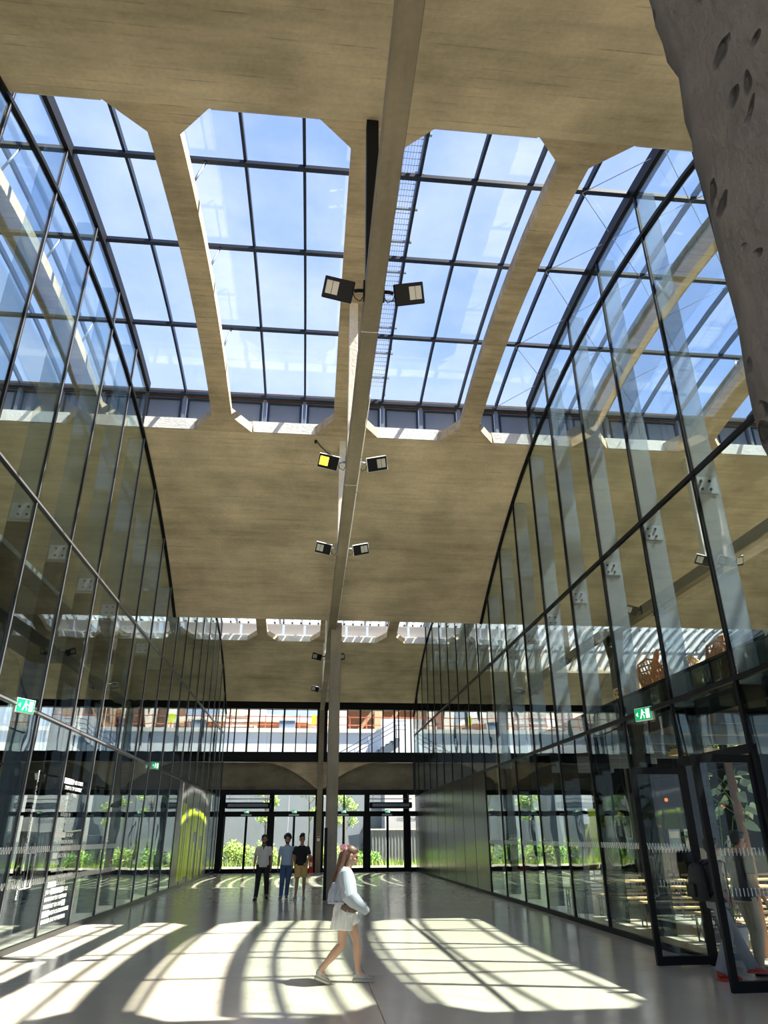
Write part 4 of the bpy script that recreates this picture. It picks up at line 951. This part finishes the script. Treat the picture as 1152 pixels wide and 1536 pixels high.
# ------------------------------------------------------------------ people
def ell(bm, pts, seg=14, side=Vector((0, 1, 0))):
    """loft of ellipses; pts = (centre, r_side, r_other); SIDE fixes the direction of r_side"""
    P = [Vector(p[0]) for p in pts]; R = []
    for i, (c, ra, rb) in enumerate(pts):
        c = Vector(c); d = (P[min(i+1, len(P)-1)]-P[max(i-1, 0)]).normalized()
        s = (side-d*side.dot(d)); s = s.normalized() if s.length > .05 else d.orthogonal().normalized(); t = d.cross(s)
        R.append([bm.verts.new(c+s*math.cos(2*math.pi*k/seg)*ra+t*math.sin(2*math.pi*k/seg)*rb) for k in range(seg)])
    for a, b2 in zip(R, R[1:]):
        for k in range(seg): bm.faces.new([a[k], a[(k+1) % seg], b2[(k+1) % seg], b2[k]])
    bm.faces.new(R[0][::-1]); bm.faces.new(R[-1])
def ball(bm, c, r, rot=None):
    m = Matrix.Translation(c) @ (rot or Matrix.Identity(4)) @ Matrix.Diagonal((r[0], r[1], r[2], 1))
    bmesh.ops.create_uvsphere(bm, u_segments=16, v_segments=10, radius=1, matrix=m)
def fuse(bm, name, mat, parent, voxel=.008, smooth=4):
    """union of the overlapping lofts in one continuous skin"""
    me = bpy.data.meshes.new('tmp'); bmesh.ops.recalc_face_normals(bm, faces=bm.faces); bm.to_mesh(me); bm.free()
    o = bpy.data.objects.new('tmp', me); C.objects.link(o)
    md = o.modifiers.new('r', 'REMESH'); md.mode = 'VOXEL'; md.voxel_size = voxel; md.adaptivity = 0
    sm = o.modifiers.new('s', 'SMOOTH'); sm.iterations = smooth; sm.factor = .5
    dg = bpy.context.evaluated_depsgraph_get(); res = bpy.data.meshes.new_from_object(o.evaluated_get(dg))
    bpy.data.objects.remove(o); bpy.data.meshes.remove(me); res.name = name; res.materials.clear()
    r_ = link(name, res, parent, mat, smooth=True); return r_
def lerp(a, b2, t): return Vector(a)*(1-t)+Vector(b2)*t
def limb(bm, a, b2, ra, rb, bulge=0, side=Vector((0, 1, 0)), n=6, flat=1.0):
    pts = []
    for i in range(n+1):
        t = i/n; r_ = ra*(1-t)+rb*t+bulge*math.sin(math.pi*min(1, t*1.5))*(1 if t < .67 else math.sin(math.pi*min(1, t*1.5)))
        pts.append((lerp(a, b2, t), max(r_, .01), max(r_*flat, .01)))
    ell(bm, pts, 14, side)
def hand(bm, w_, d, palm_n, sc=1.0, curl=.5, s=1):
    """w_ wrist, d direction of the hand, palm_n the palm's normal; five separate bent fingers"""
    w_ = Vector(w_); d = Vector(d).normalized(); n_ = Vector(palm_n); n_ = (n_-d*n_.dot(d)).normalized(); a = d.cross(n_)*s
    ell(bm, [(w_-d*.02, .024*sc, .019*sc), (w_+d*.02*sc, .030*sc, .017*sc), (w_+d*.055*sc, .040*sc, .016*sc), (w_+d*.09*sc, .038*sc, .013*sc)], 12, a)
    for i, (o_, L_) in enumerate(((-.030, .068), (-.010, .078), (.010, .073), (.029, .057))):
        p = w_+d*.085*sc+a*o_*sc; q = [p]; ang = 0; dd = d
        for j, f_ in enumerate((.45, .32, .23)):
            ang += curl*(.4+.35*j); dd = d*math.cos(ang)+n_*math.sin(ang); q.append(q[-1]+dd*L_*f_*sc)
        tube(bm, q, .0085*sc, 8, rs=[.0095*sc, .009*sc, .008*sc, .006*sc])
    t0 = w_+d*.03*sc-a*.028*sc; q = [t0, t0-a*.022*sc+d*.022*sc+n_*.01, t0-a*.030*sc+d*.048*sc+n_*.022*sc, t0-a*.024*sc+d*.068*sc+n_*.032*sc]
    tube(bm, q, .01*sc, 8, rs=[.013*sc, .012*sc, .010*sc, .007*sc])
def head(bm, c, yaw=0, pitch=0, sc=1.0, male=True):
    """c = centre of the head (eye height); faces +x before yaw and pitch"""
    n0 = len(bm.verts); b2 = bmesh.new()
    ball(b2, (-.012, 0, .028), (.096, .074, .088)); ball(b2, (.028, 0, -.045), (.062, .054 if male else .05, .068)); ball(b2, (.055, 0, -.092), (.03, .028, .024))
    ell(b2, [((.082, 0, .012), .011, .009), ((.098, 0, -.014), .013, .012), ((.108, 0, -.034), .018, .012), ((.088, 0, -.046), .016, .010)], 10)
    ball(b2, (.086, 0, -.066), (.014, .025, .007)); ball(b2, (.083, 0, -.077), (.014, .021, .008)); ball(b2, (.076, 0, .026), (.018, .05, .012))
    for s in (-1, 1):
        ball(b2, (-.008, s*.076, -.008), (.020, .009, .032)); ball(b2, (.060, s*.038, -.028), (.025, .022, .02))
    M = Matrix.Translation(c) @ Matrix.Rotation(yaw, 4, 'Z') @ Matrix.Rotation(pitch, 4, 'Y') @ Matrix.Scale(sc, 4)
    bmesh.ops.transform(b2, matrix=M, verts=b2.verts); me = bpy.data.meshes.new('h'); b2.to_mesh(me); bm.from_mesh(me); b2.free(); bpy.data.meshes.remove(me)
    return M
def face_bits(M, parent, brow_mat, lips_mat, brow=True):
    for s in (-1, 1):
        bm = bmesh.new(); ball(bm, (.080, s*.030, .0), (.009, .014, .0075)); bmesh.ops.transform(bm, matrix=M, verts=bm.verts); done(bm, 'eye', M_EYE, parent, smooth=True)
        bm = bmesh.new(); ball(bm, (.089, s*.031, .018), (.006, .019, .0045)); bmesh.ops.transform(bm, matrix=M, verts=bm.verts); done(bm, 'eyebrow', brow_mat, parent, smooth=True)
    bm = bmesh.new(); ball(bm, (.093, 0, -.070), (.008, .022, .006)); bmesh.ops.transform(bm, matrix=M, verts=bm.verts); done(bm, 'lips', lips_mat, parent, smooth=True)
M_EYE = plain('eye_dark', (.03, .02, .015), .2)
M_SK1 = plain('skin_light', (.46, .27, .18), .55, var=.06); M_SK2 = plain('skin_tan', (.36, .19, .12), .55, var=.06); M_SK3 = plain('skin_olive', (.42, .24, .16), .55, var=.06)
M_HB = plain('hair_dark', (.012, .009, .007), .6, var=.4, vs=60); M_HBR = plain('hair_brown', (.11, .052, .028), .5, var=.45, vs=50); M_LIP = plain('lips_rose', (.48, .16, .13), .5)
def shoe(parent, ankle, toe, mat, sole, heel_up=0.0, hi=.10, nm='shoe', laces=None, sc=1.0):
    """ankle: xyz of the ankle; toe: xyz of the tip on the ground"""
    a = Vector(ankle); t = Vector(toe); d = (t-Vector((a.x, a.y, t.z))); L_ = d.length; h = d.normalized(); sd_ = Vector((-h.y, h.x, 0))
    heel = a-h*.065*sc; heel.z = a.z-.085
    g = empty('tmp') if False else None
    up = Vector((0, 0, 1)); ax = (t-heel).normalized(); u2 = ax.cross(sd_)*-1
    if u2.z < 0: u2 = -u2
    Lf = (t-heel).length
    bm = bmesh.new(); P = []
    for q, w_, hh in ((0, .026, .05), (.08, .034, .062), (.3, .036, .055), (.55, .044, .042), (.78, .045, .032), (.93, .034, .024), (1, .014, .014)):
        c = heel+ax*Lf*q+u2*(hh*.5+.022); P.append((c, w_, hh*.62))
    ell(bm, P, 14, sd_)
    ell(bm, [(a+Vector((0, 0, .012)), .036, .042), (a-Vector((0, 0, .03)), .036, .045), (heel+ax*Lf*.22+u2*.05, .034, .05)], 12, sd_)
    o = fuse(bm, nm, mat, parent, .006, 3)
    bm = bmesh.new(); pts = []
    for q, w_ in ((-.03, .018), (.02, .036), (.3, .038), (.6, .048), (.85, .044), (1.0, .026), (1.03, .01)): pts.append((heel+ax*Lf*q, w_))
    lo = [p+sd_*w_ for p, w_ in pts]+[p-sd_*w_ for p, w_ in reversed(pts)]
    prism(bm, [v-u2*.002 for v in lo], u2*.026); done(bm, 'sole', sole, o)
    if laces is not None:
        bm = bmesh.new()
        for k in range(4):
            c = heel+ax*Lf*(.42+.09*k)+u2*(.082-.008*k); tube(bm, [c-sd_*.026, c+u2*.006, c+sd_*.026], .005, 6)
        setp(done(bm, 'laces', laces, o), kind='stuff')
    return o
def walker(name_loc, rz, label, P, group=None):
    """P: joints in a local frame that faces +x, left is +y"""
    t = empty('person', name_loc, rz, label=label, cat='person')
    if group: t['group'] = group
    sk = P['skin']; male = P.get('male', True); vx = P.get('voxel', .008)
    bm = bmesh.new()
    pel, chest, neck, hc = Vector(P['pelvis']), Vector(P['chest']), Vector(P['neck']), Vector(P['head'])
    w1 = 1.0 if male else .88
    ell(bm, [(pel-Vector((0, 0, .09)), .13*w1, .10), (pel, .165, .115), (lerp(pel, chest, .45), .135*w1, .10), (lerp(pel, chest, .8), .155*w1, .112), (chest+Vector((0, 0, .075)), .155*w1, .11), (lerp(chest, neck, .72), .11*w1, .08), (neck-Vector((0, 0, .01)), .058*w1, .055)], 18)
    limb(bm, neck-Vector((.0, 0, .05)), hc-Vector((.015, 0, .05)), .058*w1, .052*w1)
    HM = head(bm, hc, P.get('yaw', 0), P.get('pitch', 0), P.get('hsc', 1.0), male)
    for s, k in ((-1, 'r'), (1, 'l')):
        hip, knee, ank = [Vector(v) for v in P['leg_'+k]]; sh, el_, wr = [Vector(v) for v in P['arm_'+k]]
        limb(bm, hip, knee, .085*P.get('thigh', 1), .052); ball(bm, knee, (.054, .052, .056)); limb(bm, knee, ank, .052, .034, .010)
        toe = Vector(P['toe_'+k]); limb(bm, ank, lerp(ank, toe, .7), .036, .022)
        ball(bm, sh, (.058*w1, .056*w1, .058*w1)); limb(bm, lerp(chest, sh, .6)+Vector((0, 0, .035)), sh, .05, .05); limb(bm, sh, el_, .048*w1, .036*w1, .004); ball(bm, el_, (.037*w1,)*3); limb(bm, el_, wr, .038*w1, .025*w1, .004)
        hd = (wr-el_).normalized(); hand(bm, wr, P.get('hd_'+k, hd), P.get('pn_'+k, (0, -s, 0)), 1.0 if male else .9, P.get('curl', .45), s)
    fuse(bm, 'body', sk, t, vx, 3)
    face_bits(HM, t, P['hairm'], M_LIP)
    # ---- trousers / shorts / skirt
    def cloth_legs(nm, mat, to, extra, r_end=None, top=.06):
        bm = bmesh.new()
        ell(bm, [(pel+Vector((0, 0, top)), .15*w1+.012, .112), (pel-Vector((0, 0, .03)), .172, .13), (pel-Vector((0, 0, .13)), .155, .13)], 18)
        for k in 'rl':
            hip, knee, ank = [Vector(v) for v in P['leg_'+k]]
            if to == 'ankle':
                limb(bm, hip, knee, .092+extra, .062+extra); ball(bm, knee, (.062+extra, .060+extra, .062+extra))
                limb(bm, knee, lerp(knee, ank, 1.06), .062+extra, r_end or .052)
            else:
                e_ = lerp(hip, knee, to); limb(bm, hip, e_, .098+extra, .082+extra)
        return fuse(bm, nm, mat, t, vx, 3)
    if 'trousers' in P: cloth_legs('trousers', P['trousers'], 'ankle', P.get('tr_extra', .004), P.get('tr_end'))
    if 'shorts' in P: cloth_legs('shorts', P['shorts'], .82, .012)
    # ---- top
    if 'shirt' in P:
        bm = bmesh.new(); hem = P.get('hem', .10); ex = P.get('sh_extra', .014)
        ell(bm, [(pel-Vector((0, 0, hem)), .168+ex, .128+ex), (pel, .172*w1+ex, .122+ex), (lerp(pel, chest, .5), .152*w1+ex, .112+ex), (lerp(pel, chest, .85), .168*w1+ex, .122+ex), (chest+Vector((0, 0, .085)), .165*w1+ex*.5, .116+ex*.5), (lerp(chest, neck, .72), .125*w1+ex*.5, .086+ex*.4), (neck-Vector((0, 0, .028)), .066*w1+ex*.4, .062+ex*.4)], 20)
        for s, k in ((-1, 'r'), (1, 'l')):
            sh, el_, wr = [Vector(v) for v in P['arm_'+k]]; ball(bm, sh, (.066*w1,)*3); limb(bm, lerp(chest, sh, .55)+Vector((0, 0, .035)), sh, .062, .06)
            limb(bm, sh, lerp(sh, el_, P.get('sleeve', .72)), .062*w1, .060*w1+ex*.3)
        fuse(bm, 'shirt', P['shirt'], t, vx, 3)
        if 'collar' in P:
            bm = bmesh.new(); nn = neck-Vector((0, 0, .02))
            tube(bm, [nn+Vector((.075, 0, -.06)), nn+Vector((.055, .05, 0)), nn+Vector((0, .075, .015)), nn+Vector((-.06, .0, .03)), nn+Vector((0, -.075, .015)), nn+Vector((.055, -.05, 0)), nn+Vector((.075, 0, -.06))], .014, 8)
            done(bm, 'collar', P['collar'], t, smooth=True)
            bm = bmesh.new(); prism(bm, [tuple(nn+Vector(v)) for v in ((.088, -.025, -.01), (.088, .025, -.01), (.128, 0, -.14))], (.006, 0, 0)); done(bm, 'open_placket', P['collar'], t)
    # ---- hair
    bm = bmesh.new(); hs = P.get('hair', 'short')
    if hs in ('short', 'cap'):
        ball(bm, (-.022, 0, .050), (.098, .081, .082)); ball(bm, (-.05, 0, .0), (.066, .074, .07)); ball(bm, (.045, 0, .095), (.045, .06, .028))
    if hs == 'curly':
        rnd_ = random.Random(9); ball(bm, (-.028, 0, .052), (.103, .09, .088)); ball(bm, (-.05, 0, -.01), (.068, .086, .075))
        for _ in range(70):
            a, e_ = rnd_.uniform(0, 6.28), rnd_.uniform(-.3, 1.5); d = Vector((math.cos(a)*math.cos(e_)*.105-.028, math.sin(a)*math.cos(e_)*.093, math.sin(e_)*.095+.05))
            if d.x > .055 and d.z < .08: continue
            ball(bm, d, (.024,)*3)
    if hs == 'swept':
        ball(bm, (-.022, 0, .052), (.1, .08, .085)); ball(bm, (-.05, 0, .0), (.064, .074, .07)); ell(bm, [((.03, -.05, .115), .03, .03), ((.065, .0, .135), .035, .032), ((.05, .055, .12), .03, .026)], 12, Vector((1, 0, 0)))
    if hs != 'long':
        bmesh.ops.transform(bm, matrix=HM, verts=bm.verts); fuse(bm, 'hair', P['hairm'], t, .007, 2)
        if P.get('beard'):
            bm = bmesh.new(); ball(bm, (.036, 0, -.075), (.056, .056, .040)); ball(bm, (.082, 0, -.054), (.014, .028, .006)); bmesh.ops.transform(bm, matrix=HM, verts=bm.verts); fuse(bm, 'beard', P['hairm'], t, .007, 2)
    else: bm.free()
    # ---- shoes
    for k in 'rl': shoe(t, P['leg_'+k][2], P['toe_'+k], P['shoe'], P['sole'], laces=P.get('laces'))
    return t, HM
V = Vector
# three men walking towards the camera (local +x becomes world -y, local +y becomes world +x)
M_POLO = plain('white_pique', (.62, .62, .60), .8, var=.05); M_BLUS = plain('pale_blue_cotton', (.34, .46, .62), .8, var=.05); M_BLKS = plain('black_cotton', (.010, .010, .012), .8)
M_BLKT = plain('black_twill', (.012, .012, .014), .8); M_JEAN = plain('blue_denim', (.06, .12, .24), .8, var=.2, vs=10); M_SHRT = plain('mustard_cotton', (.66, .44, .14), .8, var=.06)
M_SHB = plain('black_leather', (.012, .012, .012), .4); M_SHG = plain('grey_suede', (.35, .37, .38), .7); M_SOLE = plain('white_rubber', (.7, .7, .66), .5)
def man(x, y, label, **kw):
    P = dict(pelvis=(0, 0, .97), chest=(0, 0, 1.27), head=(.03, 0, 1.63), skin=M_SK2, hairm=M_HB,
             leg_r=[(0, -.095, .92), (.10, -.105, .50), (.12, -.11, .09)], toe_r=(.33, -.13, .0), leg_l=[(0, .095, .92), (.04, .10, .50), (-.16, .105, .11)], toe_l=(.04, .12, .0),
             arm_r=[(0, -.180, 1.375), (-.06, -.245, 1.13), (.0, -.26, .88)], arm_l=[(0, .180, 1.375), (-.02, .245, 1.13), (.08, .25, .89)], shoe=M_SHB, sole=M_BLACK, voxel=.009, hsc=1.12, thigh=1.08, tr_extra=.014, neck=(.01, 0, 1.485))
    P.update(kw); return walker((x, y, 0), -math.pi/2, label, P)
man(-1.29, 24.3, 'man in a white polo with dark collar and black trousers, walking', shirt=M_POLO, collar=M_BLKS, trousers=M_BLKT, beard=True, tr_extra=.016, yaw=.15,
    leg_r=[(0, -.095, .92), (.12, -.12, .50), (.16, -.15, .09)], toe_r=(.36, -.19, 0), leg_l=[(0, .095, .92), (-.02, .13, .51), (-.22, .14, .14)], toe_l=(-.04, .16, .01), tr_end=.062)
man(-.58, 24.45, 'curly haired man in a pale blue t-shirt and blue jeans, walking', shirt=M_BLUS, trousers=M_JEAN, hair='curly', beard=True, skin=M_SK3, sole=M_SOLE, hem=.06,
    leg_r=[(0, -.095, .92), (.05, -.11, .50), (.10, -.13, .09)], toe_r=(.30, -.16, 0), leg_l=[(0, .095, .92), (.0, .06, .50), (-.10, .03, .10)], toe_l=(.10, .04, 0), tr_end=.058)
mt, _ = man(-.13, 24.3, 'man in a black t-shirt and mustard shorts, walking nearest the column', shirt=M_BLKS, shorts=M_SHRT, hair='swept', skin=M_SK3, shoe=M_SHG, sole=M_SOLE, yaw=.2, hem=.07,
    leg_r=[(0, -.095, .92), (.10, -.11, .50), (.18, -.14, .09)], toe_r=(.37, -.19, 0), leg_l=[(0, .095, .92), (.03, .10, .50), (-.08, .10, .10)], toe_l=(.13, .11, 0), arm_l=[(0, .180, 1.375), (-.02, .25, 1.14), (.14, .15, .97)], pn_l=(-1, 0, 0),
    arm_r=[(0, -.180, 1.375), (-.02, -.26, 1.15), (.02, -.28, .90)])
box('wristwatch', .06, .11, .165, .215, .98, 1.01, M_BLACK, mt)
# woman walking to the right in the sun (world +x), seen from her right side
WX, WY = .47, 10.7
M_SWT = plain('pale_grey_sweat', (.30, .33, .375), .85, var=.06, vs=5); M_SKT = plain('white_cotton', (.66, .655, .62), .8, var=.04, vs=6); M_SNK = plain('worn_white_sneaker', (.36, .35, .32), .6, var=.35, vs=25); M_SNS = plain('cream_rubber', (.42, .39, .30), .6); M_BAG = plain('brown_leather', (.09, .045, .025), .45)
P = dict(pelvis=(.08, 0, .86), chest=(.08, 0, 1.10), neck=(.085, 0, 1.325), head=(.145, 0, 1.465), pitch=.42, hsc=.97, male=False, skin=M_SK1, hairm=M_HBR, hair='long', voxel=.0065, thigh=.95,
         leg_r=[(.05, -.075, .83), (.03, -.08, .43), (-.24, -.07, .155)], toe_r=(-.12, -.075, .005), leg_l=[(.10, .075, .83), (.235, .07, .455), (.255, .065, .095)], toe_l=(.455, .07, .005),
         arm_r=[(.055, -.165, 1.255), (.10, -.235, 1.00), (.275, -.17, .86)], arm_l=[(.09, .165, 1.255), (.10, .225, 1.00), (.26, .06, .90)], pn_r=(0, 1, .3), pn_l=(-.2, -1, .0), curl=.55, shoe=M_SNK, sole=M_SNS, laces=M_SOLE)
wt, HM = walker((WX, WY, 0), 0, 'young woman in grey sweatshirt and white shorts walking through the sunlight, looking down', P)
face = None
# skirt-like wide shorts
bm = bmesh.new()
ell(bm, [((.075, 0, .93), .150, .115), ((.07, 0, .84), .185, .155), ((.075, 0, .76), .195, .17)], 20)
ell(bm, [((.06, -.08, .80), .105, .125), ((.03, -.085, .70), .115, .14), ((.02, -.088, .60), .118, .150)], 16); ell(bm, [((.09, .08, .80), .105, .125), ((.135, .08, .70), .11, .125), ((.165, .08, .63), .112, .125)], 16)
sk = fuse(bm, 'shorts', M_SKT, wt, .0065, 3)
bm = bmesh.new()
for k, (x, y, z) in enumerate(((.00, -.20, .78), (.09, -.21, .76), (-.06, -.17, .74))): tube(bm, [(x, y, z+.08), (x-.01, y-.012, z), (x-.02, y-.008, z-.13)], .012, 6, rs=[.004, .012, .005])
done(bm, 'fold', M_SKT, sk, smooth=True)['kind'] = 'stuff'
# wide cropped sweatshirt: body, flared back hem, broad sleeves
bm = bmesh.new()
ell(bm, [((.03, 0, .91), .20, .20), ((.045, 0, .97), .205, .195), ((.06, 0, 1.06), .20, .168), ((.065, 0, 1.16), .195, .145), ((.065, 0, 1.24), .175, .118), ((.072, 0, 1.295), .11, .088), ((.082, 0, 1.33), .062, .060)], 22)
ell(bm, [((-.05, 0, 1.12), .15, .07), ((-.09, -.02, 1.0), .17, .07), ((-.115, -.02, .905), .175, .055)], 16)
for s in (-1, 1):
    k = 'rl'[s > 0]; sh, el_, wr = [Vector(v) for v in P['arm_'+k]]
    ell(bm, [(V((.06, s*.12, 1.27)), .07, .07), (sh+V((0, 0, .0)), .080, .078), (lerp(sh, el_, .5), .080, .090), (el_, .082, .098), (lerp(el_, wr, .45)+V((0, 0, -.005)), .075, .092), (lerp(el_, wr, .9)+V((.0, 0, .0)), .060, .070), (lerp(el_, wr, 1.42), .052, .050)], 16)
sw = fuse(bm, 'sweatshirt', M_SWT, wt, .0065, 3)
bm = bmesh.new()
tube(bm, [(.0, -.212, 1.22), (.01, -.245, 1.12), (-.02, -.225, 1.05), (-.05, -.205, 1.0)], .006, 6); tube(bm, [(.12, -.235, 1.15), (.16, -.255, 1.05), (.19, -.25, .98)], .007, 6, rs=[.003, .008, .003]); tube(bm, [(.04, -.262, 1.12), (.05, -.29, 1.03), (.09, -.30, .97)], .007, 6, rs=[.003, .009, .003])
done(bm, 'seam_fold', M_SWT, sw, smooth=True)['kind'] = 'stuff'
bm = bmesh.new(); prism(bm, [(-.165, -.17, .905), (.04, -.225, .895), (.04, -.228, .915), (-.165, -.173, .925)], (0, .008, 0)); done(bm, 'hem_band', M_SWT, sw)
# hair: cap, half-up knot, long fall down the back
bm = bmesh.new()
ball(bm, (-.024, 0, .045), (.100, .082, .082)); ball(bm, (-.058, 0, -.005), (.062, .076, .075)); ball(bm, (.018, 0, .082), (.055, .062, .036)); ball(bm, (-.09, 0, .055), (.05, .045, .045))
bmesh.ops.transform(bm, matrix=HM, verts=bm.verts)
ell(bm, [((.075, 0, 1.55), .07, .055), ((.035, 0, 1.46), .082, .062), ((.005, 0, 1.36), .085, .055), ((-.03, -.01, 1.26), .085, .042), ((-.07, -.02, 1.17), .07, .030), ((-.10, -.02, 1.10), .04, .018), ((-.112, -.02, 1.06), .012, .008)], 16)
hr = fuse(bm, 'hair', M_HBR, wt, .0065, 2)
rnd_ = random.Random(4); bm = bmesh.new()
for k in range(26):
    y = rnd_.uniform(-.08, .07); tube(bm, [(.09+rnd_.uniform(-.02, .02), y, 1.57), (-.01+rnd_.uniform(-.015, .0), y*1.1, 1.45), (-.04+rnd_.uniform(-.012, .01), y*1.15, 1.33), (-.085+rnd_.uniform(-.02, .02), y*.95-.01, 1.2), (-.125+rnd_.uniform(-.02, .03), y*.5-.02, 1.07+rnd_.uniform(-.05, .04))], .005, 5, rs=[.003, .006, .006, .005, .002])
setp(done(bm, 'hair_strand', M_HBR, hr, smooth=True), kind='stuff')
M_PINK = plain('pink_satin', (.80, .34, .40), .5, var=.12, vs=20); bm = bmesh.new(); sc_ = Vector((.035, -.035, 1.555))
for k in range(14):
    a = k/14*6.283; ball(bm, sc_+Vector((math.cos(a)*.034, -.01+.012*math.sin(3*a), math.sin(a)*.036)), (.019, .022, .019))
ball(bm, sc_+Vector((0, -.02, 0)), (.02, .014, .02)); fuse(bm, 'scrunchie', M_PINK, wt, .005, 1)
tube_obj('earring', [(.135, -.085, 1.432), (.135, -.087, 1.41)], .005, M_ALU, wt, 6)
t = empty('handbag', (WX+.12, WY-.17, .865), .0, label='small dark brown leather bag held against her waist by the walking woman', cat='bag')
bm = bmesh.new(); ell(bm, [((-.10, 0, .02), .035, .045), ((-.05, 0, .0), .045, .06), ((.05, 0, -.01), .045, .062), ((.11, 0, -.01), .032, .045)], 14); o = fuse(bm, 'pouch', M_BAG, t, .006, 2)
bm = bmesh.new(); prism(bm, [(-.07, -.052, .03), (.08, -.052, .03), (.06, -.055, -.02), (-.05, -.055, -.02)], (0, .006, 0)); done(bm, 'flap', M_BAG, t, bevel=.002)
tube_obj('strap', [(-.1, 0, .05), (-.13, .03, .14), (-.1, .08, .2)], .008, M_BAG, t, 6)
# woman entering the open doors (world +x), carrying a backpack
M_DKT = plain('charcoal_knit', (.02, .02, .024), .8); M_FLR = plain('grey_flannel', (.17, .18, .21), .8, var=.08); M_REDS = plain('red_leather', (.42, .03, .015), .35); M_KHA = plain('khaki_cotton', (.30, .27, .19), .8, var=.06)
P = dict(pelvis=(0, 0, .93), chest=(.0, 0, 1.20), neck=(.02, 0, 1.41), head=(.06, 0, 1.545), male=False, skin=M_SK2, hairm=M_HB, hair='short', shirt=M_DKT, trousers=M_FLR, tr_extra=.006, tr_end=.085, sleeve=1.0, hem=.05,
         leg_r=[(-.02, -.08, .88), (.02, -.09, .48), (-.16, -.10, .10)], toe_r=(.08, -.11, .0), leg_l=[(.03, .08, .88), (.22, .08, .50), (.38, .08, .13)], toe_l=(.58, .08, .03),
         arm_r=[(0, -.17, 1.33), (-.10, -.22, 1.07), (.06, -.22, .90)], arm_l=[(.0, .17, 1.33), (.06, .22, 1.08), (.24, .20, .96)], shoe=M_REDS, sole=M_REDS)
dw, _ = walker((5.52, 10.35, 0), 0.05, 'woman in grey flared trousers and red shoes stepping through the open doors', P)
t = empty('backpack', (5.30, 10.34, .90), .05, label='black backpack worn by the woman stepping through the doors', cat='bag')
bm = bmesh.new(); ell(bm, [((0, 0, .0), .14, .085), ((-.01, 0, .06), .16, .105), ((-.01, 0, .28), .155, .10), ((0, 0, .40), .13, .075), ((.01, 0, .44), .08, .04)], 16); fuse(bm, 'pack', M_BLKT, t, .008, 3)
for s in (-1, 1): tube_obj('shoulder_strap', [(.05, s*.09, .05), (.20, s*.115, .12), (.32, s*.11, .30), (.22, s*.09, .48), (.05, s*.07, .42)], .016, M_BLACK, t, 6)
box('front_pocket', -.135, -.09, -.10, .10, .04, .2, M_BLACK, t, bevel=.01)
P = dict(pelvis=(0, 0, .97), chest=(0, 0, 1.26), neck=(.02, 0, 1.48), head=(.06, 0, 1.62), skin=M_SK2, hairm=M_HB, shirt=M_DKT, trousers=M_KHA, tr_extra=.004, tr_end=.058, pitch=.1,
         leg_r=[(0, -.09, .92), (.04, -.10, .50), (-.06, -.10, .09)], toe_r=(.15, -.11, 0), leg_l=[(0, .09, .92), (.10, .10, .50), (.10, .10, .09)], toe_l=(.31, .11, 0),
         arm_r=[(0, -.20, 1.40), (-.02, -.25, 1.12), (.12, -.24, .88)], arm_l=[(0, .20, 1.40), (.04, .25, 1.12), (.16, .22, .90)], shoe=M_SHB, sole=M_BLACK)
walker((6.08, 10.6, 0), .1, 'dark haired man in black t-shirt and khaki trousers beyond the nearest door leaf', P)
